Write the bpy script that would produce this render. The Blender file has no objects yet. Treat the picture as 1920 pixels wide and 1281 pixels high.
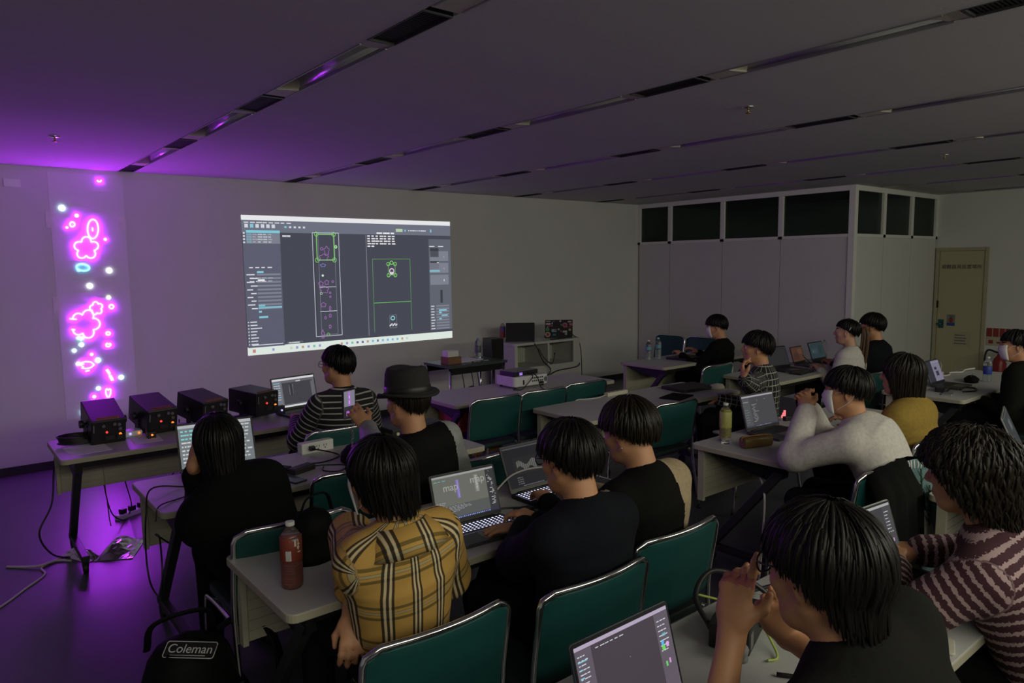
import bpy, bmesh, math, random
import numpy as np
from mathutils import Vector, Matrix
PI = math.pi
sc = bpy.context.scene
col = sc.collection
random.seed(7)

# ---------------------------------------------------------------- camera
CAM_H = 1.75
FOC = 1344.49                      # focal length in pixels of the 1920 px frame
YAW, PITCH, ROLL = math.radians(39.0789), math.radians(-6.0917), math.radians(-0.7290)
_f = np.array([math.sin(YAW)*math.cos(PITCH), math.cos(YAW)*math.cos(PITCH), math.sin(PITCH)])
_r = np.array([math.cos(YAW), -math.sin(YAW), 0.0])
_u = np.cross(_r, _f)
_c, _s = math.cos(ROLL), math.sin(ROLL)
CR = np.stack([_c*_r + _s*_u, -_s*_r + _c*_u, _f])
cam = bpy.data.cameras.new('camera')
cam.sensor_width = 36.0
cam.lens = FOC/1920*36.0
cam.clip_start = 0.02
camo = bpy.data.objects.new('camera', cam)
col.objects.link(camo)
camo.matrix_world = Matrix([[CR[0][0], CR[1][0], -CR[2][0], 0], [CR[0][1], CR[1][1], -CR[2][1], 0],
                            [CR[0][2], CR[1][2], -CR[2][2], CAM_H], [0, 0, 0, 1]])
sc.camera = camo

# ---------------------------------------------------------------- world, lights, exposure
sc.view_settings.view_transform = 'Standard'
sc.view_settings.look = 'None'
sc.view_settings.gamma = 1.0
sc.view_settings.use_curve_mapping = False
sc.view_settings.exposure = 0.0
w = bpy.data.worlds.new('world')
sc.world = w
w.use_nodes = True
w.node_tree.nodes['Background'].inputs[0].default_value = (0.9, 1.0, 0.9, 1)
w.node_tree.nodes['Background'].inputs[1].default_value = 0.016

def area(name, loc, rot, sx, sy, power, color):
    l = bpy.data.lights.new(name, 'AREA')
    l.shape = 'RECTANGLE'; l.size = sx; l.size_y = sy; l.energy = power; l.color = color
    o = bpy.data.objects.new(name, l); col.objects.link(o)
    o.location = loc; o.rotation_euler = rot
    return o
# one row of dimmed ceiling lamps still on at the rear of the hall, behind the photographer
area('rear_ceiling_light', (3.6, -1.5, 2.5), (math.radians(62), 0, 0), 9.4, 0.5, 130.0, (1.0, 0.98, 0.78))

# ---------------------------------------------------------------- pixel helpers (measuring the place)
def ray(px, py):
    return CR.T @ np.array([(px-960)/FOC, -(py-640.5)/FOC, 1.0])
def at(px, py, z):
    d = ray(px, py); t = (z-CAM_H)/d[2]
    return Vector((d[0]*t, d[1]*t, z))
def aty(px, py, y):
    d = ray(px, py); t = y/d[1]
    return Vector((d[0]*t, y, CAM_H+d[2]*t))
def atx(px, py, x):
    d = ray(px, py); t = x/d[0]
    return Vector((x, d[1]*t, CAM_H+d[2]*t))
def pix(p):
    v = CR @ np.array([p[0], p[1], p[2]-CAM_H])
    return (960+FOC*v[0]/v[2], 640.5-FOC*v[1]/v[2], v[2])

# ---------------------------------------------------------------- materials
MATS = {}
def mat(name, color, rough=0.6, metal=0.0, vary=0.12, scale=18.0, bump=0.0, emit=None, es=0.0, trans=0.0, alpha=1.0, coat=0.0, sheen=0.0, ior=None, spec=None):
    if name in MATS: return MATS[name]
    m = bpy.data.materials.new(name); m.use_nodes = True
    nt = m.node_tree; b = nt.nodes['Principled BSDF']
    b.inputs['Roughness'].default_value = rough
    b.inputs['Metallic'].default_value = metal
    b.inputs['Transmission Weight'].default_value = trans
    b.inputs['Alpha'].default_value = alpha
    b.inputs['Coat Weight'].default_value = coat
    b.inputs['Sheen Weight'].default_value = sheen
    if spec is not None: b.inputs['Specular IOR Level'].default_value = spec
    if ior: b.inputs['IOR'].default_value = ior
    c = tuple(color)+(1,)
    if vary > 0 or bump > 0:
        tc = nt.nodes.new('ShaderNodeTexCoord')
        no = nt.nodes.new('ShaderNodeTexNoise'); no.inputs['Scale'].default_value = scale; no.inputs['Detail'].default_value = 3
        nt.links.new(tc.outputs['Object'], no.inputs['Vector'])
        mx = nt.nodes.new('ShaderNodeMix'); mx.data_type = 'RGBA'
        mx.inputs['A'].default_value = tuple(x*(1-vary) for x in color)+(1,)
        mx.inputs['B'].default_value = tuple(min(1, x*(1+vary)) for x in color)+(1,)
        nt.links.new(no.outputs['Fac'], mx.inputs['Factor'])
        nt.links.new(mx.outputs['Result'], b.inputs['Base Color'])
        if bump > 0:
            bp = nt.nodes.new('ShaderNodeBump'); bp.inputs['Strength'].default_value = bump; bp.inputs['Distance'].default_value = 0.01
            nt.links.new(no.outputs['Fac'], bp.inputs['Height']); nt.links.new(bp.outputs['Normal'], b.inputs['Normal'])
    else:
        b.inputs['Base Color'].default_value = c
    if emit is not None:
        b.inputs['Emission Color'].default_value = tuple(emit)+(1,)
        b.inputs['Emission Strength'].default_value = es
    MATS[name] = m
    return m
def glow(color, s=1.0):
    key = 'glow_%.3f_%.3f_%.3f_%.2f' % (*color, s)
    return mat(key, (0.012, 0.012, 0.012), 0.6, vary=0, emit=color, es=s, spec=.08)

def nodes_of(m):
    return m.node_tree, m.node_tree.nodes, m.node_tree.links, m.node_tree.nodes['Principled BSDF']
def mathn(nt, op, a, b=None, c=None):
    n = nt.nodes.new('ShaderNodeMath'); n.operation = op
    for i, v in enumerate((a, b, c)):
        if v is None: continue
        if isinstance(v, (int, float)): n.inputs[i].default_value = v
        else: nt.links.new(v, n.inputs[i])
    return n.outputs[0]
def band(nt, coord, period, lo, hi):
    f = mathn(nt, 'FRACT', mathn(nt, 'DIVIDE', coord, period))
    return mathn(nt, 'MULTIPLY', mathn(nt, 'GREATER_THAN', f, lo), mathn(nt, 'LESS_THAN', f, hi))
def mixc(nt, fac, a, b):
    n = nt.nodes.new('ShaderNodeMix'); n.data_type = 'RGBA'
    nt.links.new(fac, n.inputs['Factor']) if not isinstance(fac, (int, float)) else setattr(n.inputs['Factor'], 'default_value', fac)
    for k, v in (('A', a), ('B', b)):
        if isinstance(v, tuple): n.inputs[k].default_value = v+(1,) if len(v) == 3 else v
        else: nt.links.new(v, n.inputs[k])
    return n.outputs['Result']
def uvxy(nt):
    u = nt.nodes.new('ShaderNodeUVMap'); u.uv_map = 'UVMap'
    s = nt.nodes.new('ShaderNodeSeparateXYZ'); nt.links.new(u.outputs[0], s.inputs[0])
    return s.outputs[0], s.outputs[1]
def fabric(name, color, rough=0.9): return mat(name, tuple(c*(.45 if max(color) < .04 else 1) for c in color), rough, vary=0.25, scale=60, bump=0.15, spec=.15)

def plaid_mat():
    m = mat('tan_plaid_cloth', (0.5, 0.3, 0.09), 0.85, vary=0)
    nt, N, L, b = nodes_of(m); u, v = uvxy(nt)
    base = (0.53, 0.31, 0.075)
    def lines(c, per, sets, colr, prev, w):
        f = None
        for lo, hi in sets:
            x = band(nt, c, per, lo, hi); f = x if f is None else mathn(nt, 'MAXIMUM', f, x)
        return mixc(nt, mathn(nt, 'MULTIPLY', f, w), prev, colr)
    c = lines(v, 0.132, [(0.02, 0.10), (0.17, 0.25), (0.32, 0.40)], (0.07, 0.055, 0.012), base, 0.75)
    c = lines(v, 0.132, [(0.18, 0.24)], (0.60, 0.50, 0.28), c, 0.6)
    c = lines(u, 0.108, [(0.03, 0.105), (0.19, 0.265), (0.35, 0.425)], (0.012, 0.011, 0.010), c, 0.93)
    c = lines(u, 0.108, [(0.12, 0.18), (0.275, 0.335)], (0.66, 0.60, 0.45), c, 0.8)
    L.new(c, b.inputs['Base Color'])
    return m
def stripe_mat(name, base, line, per, lo, hi, wob=0.0):
    m = mat(name, base, 0.9, vary=0)
    nt, N, L, b = nodes_of(m); u, v = uvxy(nt)
    if wob:
        tc = nt.nodes.new('ShaderNodeTexCoord'); no = nt.nodes.new('ShaderNodeTexNoise'); no.inputs['Scale'].default_value = 110
        L.new(tc.outputs['Object'], no.inputs['Vector'])
        v = mathn(nt, 'ADD', v, mathn(nt, 'MULTIPLY', mathn(nt, 'SUBTRACT', no.outputs['Fac'], 0.5), wob))
    L.new(mixc(nt, band(nt, v, per, lo, hi), base, line), b.inputs['Base Color'])
    return m
def grid_mat(name, base, line, per, lo, hi):
    m = mat(name, base, 0.9, vary=0)
    nt, N, L, b = nodes_of(m); u, v = uvxy(nt)
    f = mathn(nt, 'MAXIMUM', band(nt, v, per, lo, hi), band(nt, u, per, lo, hi))
    L.new(mixc(nt, f, base, line), b.inputs['Base Color'])
    return m

M = dict(
    wall=mat('painted_wall', (0.62, 0.62, 0.60), 0.9, vary=0.03, scale=3, bump=0.03),
    partition=mat('partition_panel', (0.60, 0.60, 0.57), 0.75, vary=0.03, scale=5),
    frame_white=mat('white_partition_frame', (0.72, 0.72, 0.68), 0.5, vary=0.03),
    door=mat('cream_door', (0.44, 0.40, 0.27), 0.5, vary=0.04),
    black=mat('black_plastic', (0.013, 0.013, 0.014), 0.45),
    blackmetal=mat('black_coated_metal', (0.016, 0.016, 0.018), 0.35, metal=0.3),
    darkgrey=mat('dark_grey_metal', (0.05, 0.05, 0.055), 0.45, metal=0.4),
    chrome=mat('chrome', (0.75, 0.75, 0.76), 0.14, metal=1.0, vary=0.04),
    steel=mat('grey_steel', (0.32, 0.32, 0.33), 0.4, metal=0.8),
    silver=mat('silver_laptop_metal', (0.42, 0.43, 0.44), 0.4, metal=0.6, vary=0.03),
    gunmetal=mat('dark_laptop_metal', (0.07, 0.07, 0.075), 0.45, metal=0.5, vary=0.03),
    top=mat('grey_table_laminate', (0.47, 0.47, 0.46), 0.45, vary=0.06, scale=40),
    edge=mat('beige_table_edge', (0.42, 0.39, 0.30), 0.5, vary=0.05),
    panel=mat('beige_modesty_panel', (0.44, 0.42, 0.32), 0.6, vary=0.05),
    teal=mat('teal_chair_vinyl', (0.003, 0.058, 0.056), 0.55, vary=0.12, scale=30, bump=0.05),
    seat=mat('black_seat_vinyl', (0.012, 0.03, 0.03), 0.6, bump=0.05),
    white=mat('white_plastic', (0.72, 0.72, 0.70), 0.45, vary=0.03),
    offwhite=mat('ivory_plastic', (0.60, 0.57, 0.46), 0.5, vary=0.04),
    paper=mat('white_paper', (0.75, 0.75, 0.75), 0.8, vary=0.04),
    cablew=mat('white_cable', (0.62, 0.60, 0.55), 0.5, vary=0.05),
    cableg=mat('yellow_green_cable', (0.45, 0.55, 0.12), 0.5, vary=0.05),
    cable=mat('black_cable', (0.012, 0.012, 0.013), 0.4, vary=0.1),
    skin=mat('skin', (0.52, 0.255, 0.135), 0.55, vary=0.10, scale=25, bump=0.03),
    skin_pale=mat('pale_skin', (0.58, 0.33, 0.22), 0.55, vary=0.10, scale=25, bump=0.03),
    lip=mat('lips', (0.42, 0.14, 0.11), 0.5), eyewhite=mat('eye_white', (0.7, 0.68, 0.65), 0.3), iris=mat('dark_iris', (0.015, 0.01, 0.008), 0.2),
    hair=mat('black_hair', (0.0045, 0.004, 0.0038), 0.45, vary=0.4, scale=50, spec=.22),
    hair_br=mat('dark_brown_hair', (0.011, 0.008, 0.0055), 0.45, vary=0.4, scale=50, spec=.25),
    hair_tail=mat('brown_dyed_hair', (0.10, 0.05, 0.022), 0.45, vary=0.4, scale=50),
    mask=mat('white_face_mask', (0.78, 0.76, 0.78), 0.8, vary=0.04, bump=0.05),
    glass=mat('clear_plastic_bottle', (0.92, 0.95, 0.97), 0.08, vary=0, trans=0.95, ior=1.2),
    lens=mat('spectacle_lens', (0.95, 0.97, 0.98), 0.02, vary=0, trans=1.0, ior=1.02),
    pane=mat('partition_glazing', (0.30, 0.35, 0.33), 0.05, vary=0, trans=0.97, ior=1.08),
)
# ---------------------------------------------------------------- mesh helpers
class MB:
    """collects simple solids into one mesh"""
    def __init__(self): self.bm = bmesh.new(); self.mi = 0
    def _tag(self, geom):
        for f in geom: f.material_index = self.mi
        return self
    def box(self, c, s, rot=None, mi=None):
        m = Matrix.Translation(c)
        if rot is not None: m = m @ (rot if isinstance(rot, Matrix) else Matrix.Rotation(rot, 4, 'Z'))
        r = bmesh.ops.create_cube(self.bm, size=1.0, matrix=m @ Matrix.Diagonal((*s, 1)))
        fs = set(f for v in r['verts'] for f in v.link_faces)
        for f in fs: f.material_index = self.mi if mi is None else mi
        return self
    def bx(self, x0, x1, y0, y1, z0, z1, mi=None):
        return self.box(((x0+x1)/2, (y0+y1)/2, (z0+z1)/2), (abs(x1-x0), abs(y1-y0), abs(z1-z0)), None, mi)
    def ring(self, pts, mi=None): pass
    def loft(self, rings, closed=True, caps=True, mi=None, smooth=True):
        k = self.mi if mi is None else mi
        R = [[self.bm.verts.new(p) for p in r] for r in rings]
        n = len(R[0])
        for a, b in zip(R, R[1:]):
            for i in range(n if closed else n-1):
                j = (i+1) % n
                try:
                    f = self.bm.faces.new((a[i], a[j], b[j], b[i])); f.material_index = k; f.smooth = smooth
                except ValueError: pass
        if caps and closed:
            for r, rev in ((R[0], True), (R[-1], False)):
                try:
                    f = self.bm.faces.new(list(reversed(r)) if rev else r); f.material_index = k
                except ValueError: pass
        return self
    def tube(self, path, r, sides=8, mi=None, flat=1.0, caps=True):
        path = [Vector(p) for p in path]
        n = len(path)
        rr = r if hasattr(r, '__len__') else [r]*n
        up = Vector((0, 0, 1)); rings = []; prev = None
        for i, p in enumerate(path):
            t = (path[min(i+1, n-1)]-path[max(i-1, 0)])
            if t.length < 1e-9: t = Vector((0, 0, 1))
            t.normalize()
            if prev is None:
                a = t.cross(up)
                if a.length < 1e-3: a = t.cross(Vector((1, 0, 0)))
            else:
                a = prev - t*prev.dot(t)
                if a.length < 1e-6: a = t.cross(up)
            a.normalize(); prev = a; b = t.cross(a)
            rings.append([p + a*math.cos(2*PI*k/sides)*rr[i] + b*math.sin(2*PI*k/sides)*rr[i]*flat for k in range(sides)])
        return self.loft(rings, True, caps, mi)
    def lathe(self, prof, c=(0, 0, 0), seg=24, mi=None, sx=1.0, sy=1.0):
        c = Vector(c)
        rings = [[c+Vector((r*math.cos(2*PI*k/seg)*sx, r*math.sin(2*PI*k/seg)*sy, z)) for k in range(seg)] for r, z in prof]
        return self.loft(rings, True, True, mi)
    def cyl(self, a, b, r, seg=16, mi=None): return self.tube([a, b], r, seg, mi)
    def sphere(self, c, r, seg=14, mi=None):
        rx, ry, rz = r if hasattr(r, '__len__') else (r, r, r)
        prof = [(math.sin(PI*i/seg), -math.cos(PI*i/seg)) for i in range(seg+1)]
        rings = [[Vector(c)+Vector((rx*max(s, 1e-3)*math.cos(2*PI*k/seg), ry*max(s, 1e-3)*math.sin(2*PI*k/seg), rz*z)) for k in range(seg)] for s, z in prof]
        return self.loft(rings, True, True, mi)
    def prism(self, poly, z0, z1, mi=None, mtop=None):
        """polygon in xy (ccw) extruded in z"""
        k = self.mi if mi is None else mi
        a = [self.bm.verts.new((x, y, z0)) for x, y in poly]; b = [self.bm.verts.new((x, y, z1)) for x, y in poly]
        n = len(poly)
        for i in range(n):
            f = self.bm.faces.new((a[i], a[(i+1) % n], b[(i+1) % n], b[i])); f.material_index = k
        f = self.bm.faces.new(b); f.material_index = k if mtop is None else mtop
        f = self.bm.faces.new(list(reversed(a))); f.material_index = k
        return self
    def quad(self, pts, mi=None):
        f = self.bm.faces.new([self.bm.verts.new(p) for p in pts]); f.material_index = self.mi if mi is None else mi
        return self
    def xf(self, m):
        self.bm.transform(m); return self
    def build(self, name, mats, parent=None, bevel=0.0, seg=2, loc=None, rot=None, smooth_all=False):
        bmesh.ops.recalc_face_normals(self.bm, faces=self.bm.faces)
        me = bpy.data.meshes.new(name); self.bm.to_mesh(me); self.bm.free()
        if not isinstance(mats, (list, tuple)): mats = [mats]
        for m in mats: me.materials.append(m)
        if smooth_all: me.polygons.foreach_set('use_smooth', [True]*len(me.polygons))
        o = bpy.data.objects.new(name, me); col.objects.link(o)
        if parent: o.parent = parent
        if loc is not None: o.location = loc
        if rot is not None: o.rotation_euler = rot if hasattr(rot, '__len__') else (0, 0, rot)
        if bevel > 0:
            b = o.modifiers.new('soft_edges', 'BEVEL'); b.width = bevel; b.segments = seg; b.limit_method = 'ANGLE'
            b.harden_normals = False
        return o
def rrect(w, d, r, n=5, cx=0, cy=0):
    pts = []
    for sx, sy, a0 in ((1, 1, 0), (-1, 1, PI/2), (-1, -1, PI), (1, -1, 1.5*PI)):
        for i in range(n+1):
            a = a0+PI/2*i/n
            pts.append((cx+sx*(w/2-r)+r*math.cos(a), cy+sy*(d/2-r)+r*math.sin(a)))
    return pts
def spline(pts, n=8):
    """Catmull-Rom through points"""
    P = [Vector(p) for p in pts]
    if len(P) < 3: return P
    P = [P[0]*2-P[1]]+P+[P[-1]*2-P[-2]]
    out = []
    for i in range(1, len(P)-2):
        a, b, c, d = P[i-1:i+3]
        for k in range(n):
            t = k/n
            out.append(0.5*((2*b)+(c-a)*t+(2*a-5*b+4*c-d)*t*t+(3*b-a-3*c+d)*t**3))
    out.append(P[-2])
    return out
def tag(o, label, cat, group=None, kind=None):
    o['label'] = label; o['category'] = cat
    if group: o['group'] = group
    if kind: o['kind'] = kind
    return o
def empty(name, loc, rz=0, label=None, cat=None, group=None):
    o = bpy.data.objects.new(name, None); col.objects.link(o)
    o.location = loc; o.rotation_euler = rz if hasattr(rz, '__len__') else (0, 0, rz); o.empty_display_size = 0.1
    if label: tag(o, label, cat, group)
    return o
def struct(o):
    o['kind'] = 'structure'; return o
KIDS = {}
def children_of(o): return [c for c in bpy.data.objects if c.parent == o]
def copy_tree(o, loc, rz, label, cat=None, group=None):
    def rec(s, p):
        c = s.copy(); col.objects.link(c)
        if p is not None: c.parent = p
        for ch in children_of(s): rec(ch, c)
        return c
    r = rec(o, None); r.location = loc; r.rotation_euler = (0, 0, rz); r['label'] = label
    if group: r['group'] = group
    return r
def text_mesh(name, body, size, mat_, parent=None, M4=None, extrude=0.0005, align='CENTER'):
    cu = bpy.data.curves.new(name, 'FONT'); cu.body = body; cu.size = size; cu.extrude = extrude
    cu.align_x = align; cu.align_y = 'CENTER'
    o = bpy.data.objects.new(name+'_tmp', cu); col.objects.link(o)
    dg = bpy.context.evaluated_depsgraph_get()
    me = bpy.data.meshes.new_from_object(o.evaluated_get(dg))
    bpy.data.objects.remove(o)
    me.materials.clear(); me.materials.append(mat_)
    if M4 is not None: me.transform(M4)
    n = bpy.data.objects.new(name, me); col.objects.link(n)
    if parent: n.parent = parent
    return n
def text_strip(rects, x, y, w, n, h, color, rng):
    """a line of illegible small print as word bars"""
    cx = x
    for i in range(n):
        ww = w/n*rng.uniform(0.55, 0.95)
        rects.append((cx, y, cx+ww, y+h, color)); cx += w/n
# emissive screen made of coloured rectangles; x right, y up, facing -y at y=0
def screen(name, w, h, rects, parent, strength=1.0, polys=(), step=0.00035, thick=0.0015):
    mb = MB(); mats = []; idx = {}
    def mi(c):
        if c not in idx:
            idx[c] = len(mats); mats.append(glow(c, strength))
        return idx[c]
    for k, (x0, y0, x1, y1, c) in enumerate(rects):
        z = -step*(1+min(k, 6))
        i = mi(c)
        if k == 0: mb.bx(-w/2+x0*w, -w/2+x1*w, -thick, 0, y0*h, y1*h, mi=i)
        else: mb.quad([(-w/2+x0*w, z-thick, y0*h), (-w/2+x1*w, z-thick, y0*h), (-w/2+x1*w, z-thick, y1*h), (-w/2+x0*w, z-thick, y1*h)], mi=i)
    for pts, c, wd in polys:                      # outlines
        i = mi(c); P = [(-w/2+x*w, y*h) for x, y in pts]
        for a, b in zip(P, P[1:]):
            dx, dy = b[0]-a[0], b[1]-a[1]; l = math.hypot(dx, dy) or 1; nx, ny = -dy/l*wd/2, dx/l*wd/2
            z = -thick-step*8
            mb.quad([(a[0]+nx, z, a[1]+ny), (b[0]+nx, z, b[1]+ny), (b[0]-nx, z, b[1]-ny), (a[0]-nx, z, a[1]-ny)], mi=i)
    bmesh.ops.recalc_face_normals(mb.bm, faces=mb.bm.faces)
    o = mb.build(name, mats, parent)
    return o
def circ(cx, cy, rx, ry, n=18): return [(cx+rx*math.cos(2*PI*i/n), cy+ry*math.sin(2*PI*i/n)) for i in range(n+1)]

# ---------------------------------------------------------------- the room
H = 2.64; WY = 7.40; PX = 8.53; PY = 4.08; RX = 10.95; LX = -2.6; BY = -2.9
def solid(name, x0, x1, y0, y1, z0, z1, m, bevel=0): return struct(MB().bx(x0, x1, y0, y1, z0, z1).build(name, m, bevel=bevel))
fl = mat('dark_vinyl_floor', (0.075, 0.075, 0.09), 0.40, vary=0.18, scale=2.5)
solid('floor', LX, RX+.2, BY, WY+.15, -0.1, 0.0, fl)
solid('wall_front', LX, RX, WY, WY+.15, 0, H+.3, M['wall'])
solid('wall_left', LX-.15, LX, BY, WY+.15, 0, H+.3, M['wall'])
solid('wall_rear_dado', LX, RX, BY-.15, BY, 0, 0.8, M['wall'])
solid('wall_rear_header', LX, RX, BY-.15, BY, 2.3, H+.3, M['wall'])
# right wall with the door opening
DY0, DY1, DZ = 3.46, 4.035, 1.875
mb = MB()
mb.bx(RX, RX+.15, BY, DY0, 0, H+.3); mb.bx(RX, RX+.15, DY1, WY+.15, 0, H+.3); mb.bx(RX, RX+.15, DY0, DY1, DZ, H+.3)
struct(mb.build('wall_right', M['wall']))
# ceiling: boards between the light slots
TR = [1.48+1.535*i for i in range(-2, 7)]
cm = mat('pitted_ceiling_board', (0.60, 0.60, 0.58), 0.95, vary=0.03, scale=4)
nt, N, L, b = nodes_of(cm)
tc = N.new('ShaderNodeTexCoord'); vo = N.new('ShaderNodeTexNoise'); vo.inputs['Scale'].default_value = 28; vo.inputs['Detail'].default_value = 5; vo.inputs['Roughness'].default_value = 0.7
L.new(tc.outputs['Object'], vo.inputs['Vector'])
rp = N.new('ShaderNodeMapRange'); rp.inputs['From Min'].default_value = 0.62; rp.inputs['From Max'].default_value = 0.70; rp.inputs['To Min'].default_value = 1; rp.inputs['To Max'].default_value = 0
L.new(vo.outputs['Fac'], rp.inputs['Value'])
bp = N.new('ShaderNodeBump'); bp.inputs['Strength'].default_value = 0.7; bp.inputs['Distance'].default_value = 0.006
L.new(rp.outputs['Result'], bp.inputs['Height']); L.new(bp.outputs['Normal'], b.inputs['Normal'])
SW = 0.062
mb = MB(); xs = [LX]
for t in TR: xs += [t-SW, t+SW]
xs.append(RX+.15)
for i in range(0, len(xs), 2): mb.bx(xs[i], xs[i+1], BY, WY, H, H+.04)
mb.bx(LX, RX+.15, BY, WY, H+.14, H+.2)
struct(mb.build('ceiling', cm))
# board joint lines running across the ceiling
bbm = mat('black_rubber_baseboard', (0.012, 0.012, 0.012), 0.5)
solid('baseboard_front', LX, PX, WY-.012, WY, 0, 0.075, bbm)
solid('baseboard_right', RX-.012, RX, BY, DY0-.04, 0, 0.075, bbm)
solid('baseboard_left', LX, LX+.012, BY, WY, 0, 0.075, bbm)

# partition room with glazed upper band
def partition():
    GZ0, GZ1 = 2.07, 2.575
    ys = [WY-.02, 6.79, 5.89, 5.02, PY+.03]
    root = MB()
    for a, b2 in zip(ys, ys[1:]): root.bx(PX, PX+.05, b2+.004, a-.004, 0.06, GZ0-.04)
    struct(root.build('wall_partition_front', M['partition']))
    f = MB()
    f.bx(PX-.012, PX+.062, PY-.01, WY, GZ1, H-.002); f.bx(PX-.012, PX+.062, PY-.01, WY, GZ0-.04, GZ0); f.bx(PX-.008, PX+.06, PY, WY, 0, 0.06)
    for y in ys: f.bx(PX-.012, PX+.062, y-.032, y+.032, GZ0-.04, GZ1)
    f.bx(PX-.014, PX+.062, PY-.014, PY+.062, 0, H-.002)
    struct(f.build('trim_partition_front', M['frame_white'], bevel=.003))
    for i, (a, b2) in enumerate(zip(ys, ys[1:])):
        g = MB().bx(PX+.02, PX+.026, b2+.03, a-.03, GZ0, GZ1).build('window_%d' % (i+1), M['pane']); struct(g)
    xs2 = [PX+.03, 9.31, 10.12, RX-.03]
    root = MB()
    for a, b2 in zip(xs2, xs2[1:]): root.bx(a+.004, b2-.004, PY, PY+.05, 0.06, GZ0-.04)
    struct(root.build('wall_partition_side', M['partition']))
    f = MB()
    f.bx(PX+.07, RX, PY-.012, PY+.062, GZ1, H-.002); f.bx(PX+.07, RX, PY-.012, PY+.062, GZ0-.04, GZ0); f.bx(PX+.07, RX, PY-.008, PY+.06, 0, 0.06)
    for x in xs2[1:]: f.bx(x-.035, x+.035, PY-.012, PY+.062, GZ0-.04, GZ1)
    struct(f.build('trim_partition_side', M['frame_white'], bevel=.003))
    for i, (a, b2) in enumerate(zip(xs2, xs2[1:])):
        g = MB().bx(a+.03, b2-.03, PY+.02, PY+.026, GZ0, GZ1).build('window_%d' % (i+5), M['pane']); struct(g)
partition()
# the door in the right wall
d = MB(); d.bx(RX-.004, RX+.036, DY0+.012, DY1-.012, 0.01, DZ-.012)
dr = struct(d.build('door_1', M['door'], bevel=.003))
f = MB(); f.bx(RX-.02, RX+.02, DY0-.035, DY0+.008, 0, DZ+.035); f.bx(RX-.02, RX+.02, DY1-.008, DY1+.035, 0, DZ+.035); f.bx(RX-.02, RX+.02, DY0, DY1, DZ-.008, DZ+.035)
struct(f.build('trim_door', mat('cream_door_frame', (0.40, 0.36, 0.25), 0.5), bevel=.002))
hg = MB(); hg.bx(RX-.022, RX-.004, DY1-.022, DY1-.002, 1.08, 1.18); hg.build('hinge', M['blackmetal'], dr, bevel=.002)
kn = MB(); kn.bx(RX-.008, RX-.003, DY1-.10, DY1-.03, 0.80, 0.92); kn.cyl((RX-.004, DY1-.065, .86), (RX-.04, DY1-.065, .86), .012); kn.sphere((RX-.05, DY1-.065, .86), (.018, .025, .025))
kn.build('door_handle', mat('dark_teal_handle', (0.03, 0.12, 0.13), 0.35, metal=.5), dr)
FX = Matrix(((0, 0, -1, 0), (-1, 0, 0, 0), (0, 1, 0, 0), (0, 0, 0, 1)))   # text plane facing -x
sg = text_mesh('door_lettering', '避難器具設置場所', 0.062, M['black'], dr, Matrix.Translation((RX-.0055, (DY0+DY1)/2+.0, 1.645)) @ FX)
# paper notices taped on the door and beside it
def notice(name, label, y, z, wd, ht, items, base):
    mb2 = MB(); mts = [base]
    mb2.bx(RX-.007, RX-.0045, y-wd/2, y+wd/2, z-ht/2, z+ht/2, mi=0)
    for (a, b3, c3, d3, mm) in items:
        if mm not in mts: mts.append(mm)
        mb2.bx(RX-.008, RX-.007, y+wd/2-a*wd, y+wd/2-c3*wd, z-ht/2+b3*ht, z-ht/2+d3*ht, mi=mts.index(mm))
    return tag(mb2.build(name, mts), label, 'notice')
ink = mat('grey_print', (0.12, 0.12, 0.12), 0.8); blu = mat('blue_print', (0.02, 0.06, 0.30), 0.7); redp = mat('red_print', (0.25, 0.03, 0.03), 0.7)
notice('door_poster', 'small dark portrait poster with a blue foot stuck on the cream door', 3.845, .915, .10, .155,
       [(0, 0, 1, .26, blu), (.3, .3, .75, .7, redp), (.35, .7, .7, .92, ink), (.05, .62, .28, .95, mat('grey_blue_print', (.2, .23, .28), .8))], mat('grey_poster', (0.20, 0.19, 0.18), 0.8))
it = []
rg = random.Random(3)
for r in range(4): it.append((.1, .72-.2*r, .1+.75*rg.uniform(.7, 1), .79-.2*r, ink))
notice('door_notice', 'pale sheet with lines of small print taped below the poster on the cream door', 3.70, .665, .22, .19, it, mat('cream_notice', (0.40, 0.37, 0.27), 0.8))
notice('wall_notice', 'dark red and cream notice on the wall beside the cream door', 3.27, .72, .27, .23,
       [(0, .5, .24, 1, redp), (.28, .5, .52, 1, redp), (.56, .5, .78, 1, redp), (.82, .5, 1, 1, redp), (.1, .1, .3, .3, redp), (.45, .12, .9, .22, redp)], mat('cream_sheet', (0.42, 0.38, 0.28), 0.8))
# fire extinguisher by the door
ex = empty('fire_extinguisher', (10.72, 3.17, 0), 0, 'dark red fire extinguisher with black hose standing beside the cream door', 'fire extinguisher')
MB().lathe([(.001, 0), (.075, 0), (.08, .02), (.08, .40), (.06, .46), (.03, .50), (.03, .52), (.001, .52)]).build('cylinder_body', mat('red_enamel', (0.22, 0.012, 0.012), .35), ex)
MB().bx(-.015, .015, -.10, .04, .53, .55).bx(-.012, .012, -.11, .02, .57, .585).cyl((0, 0, .51), (0, 0, .58), .02).build('valve_handle', M['black'], ex)
MB().tube(spline([(0, .03, .54), (0, .14, .56), (0, .17, .42), (0, .13, .2), (0, .1, .12)]), .012).build('hose', M['black'], ex)

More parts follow.
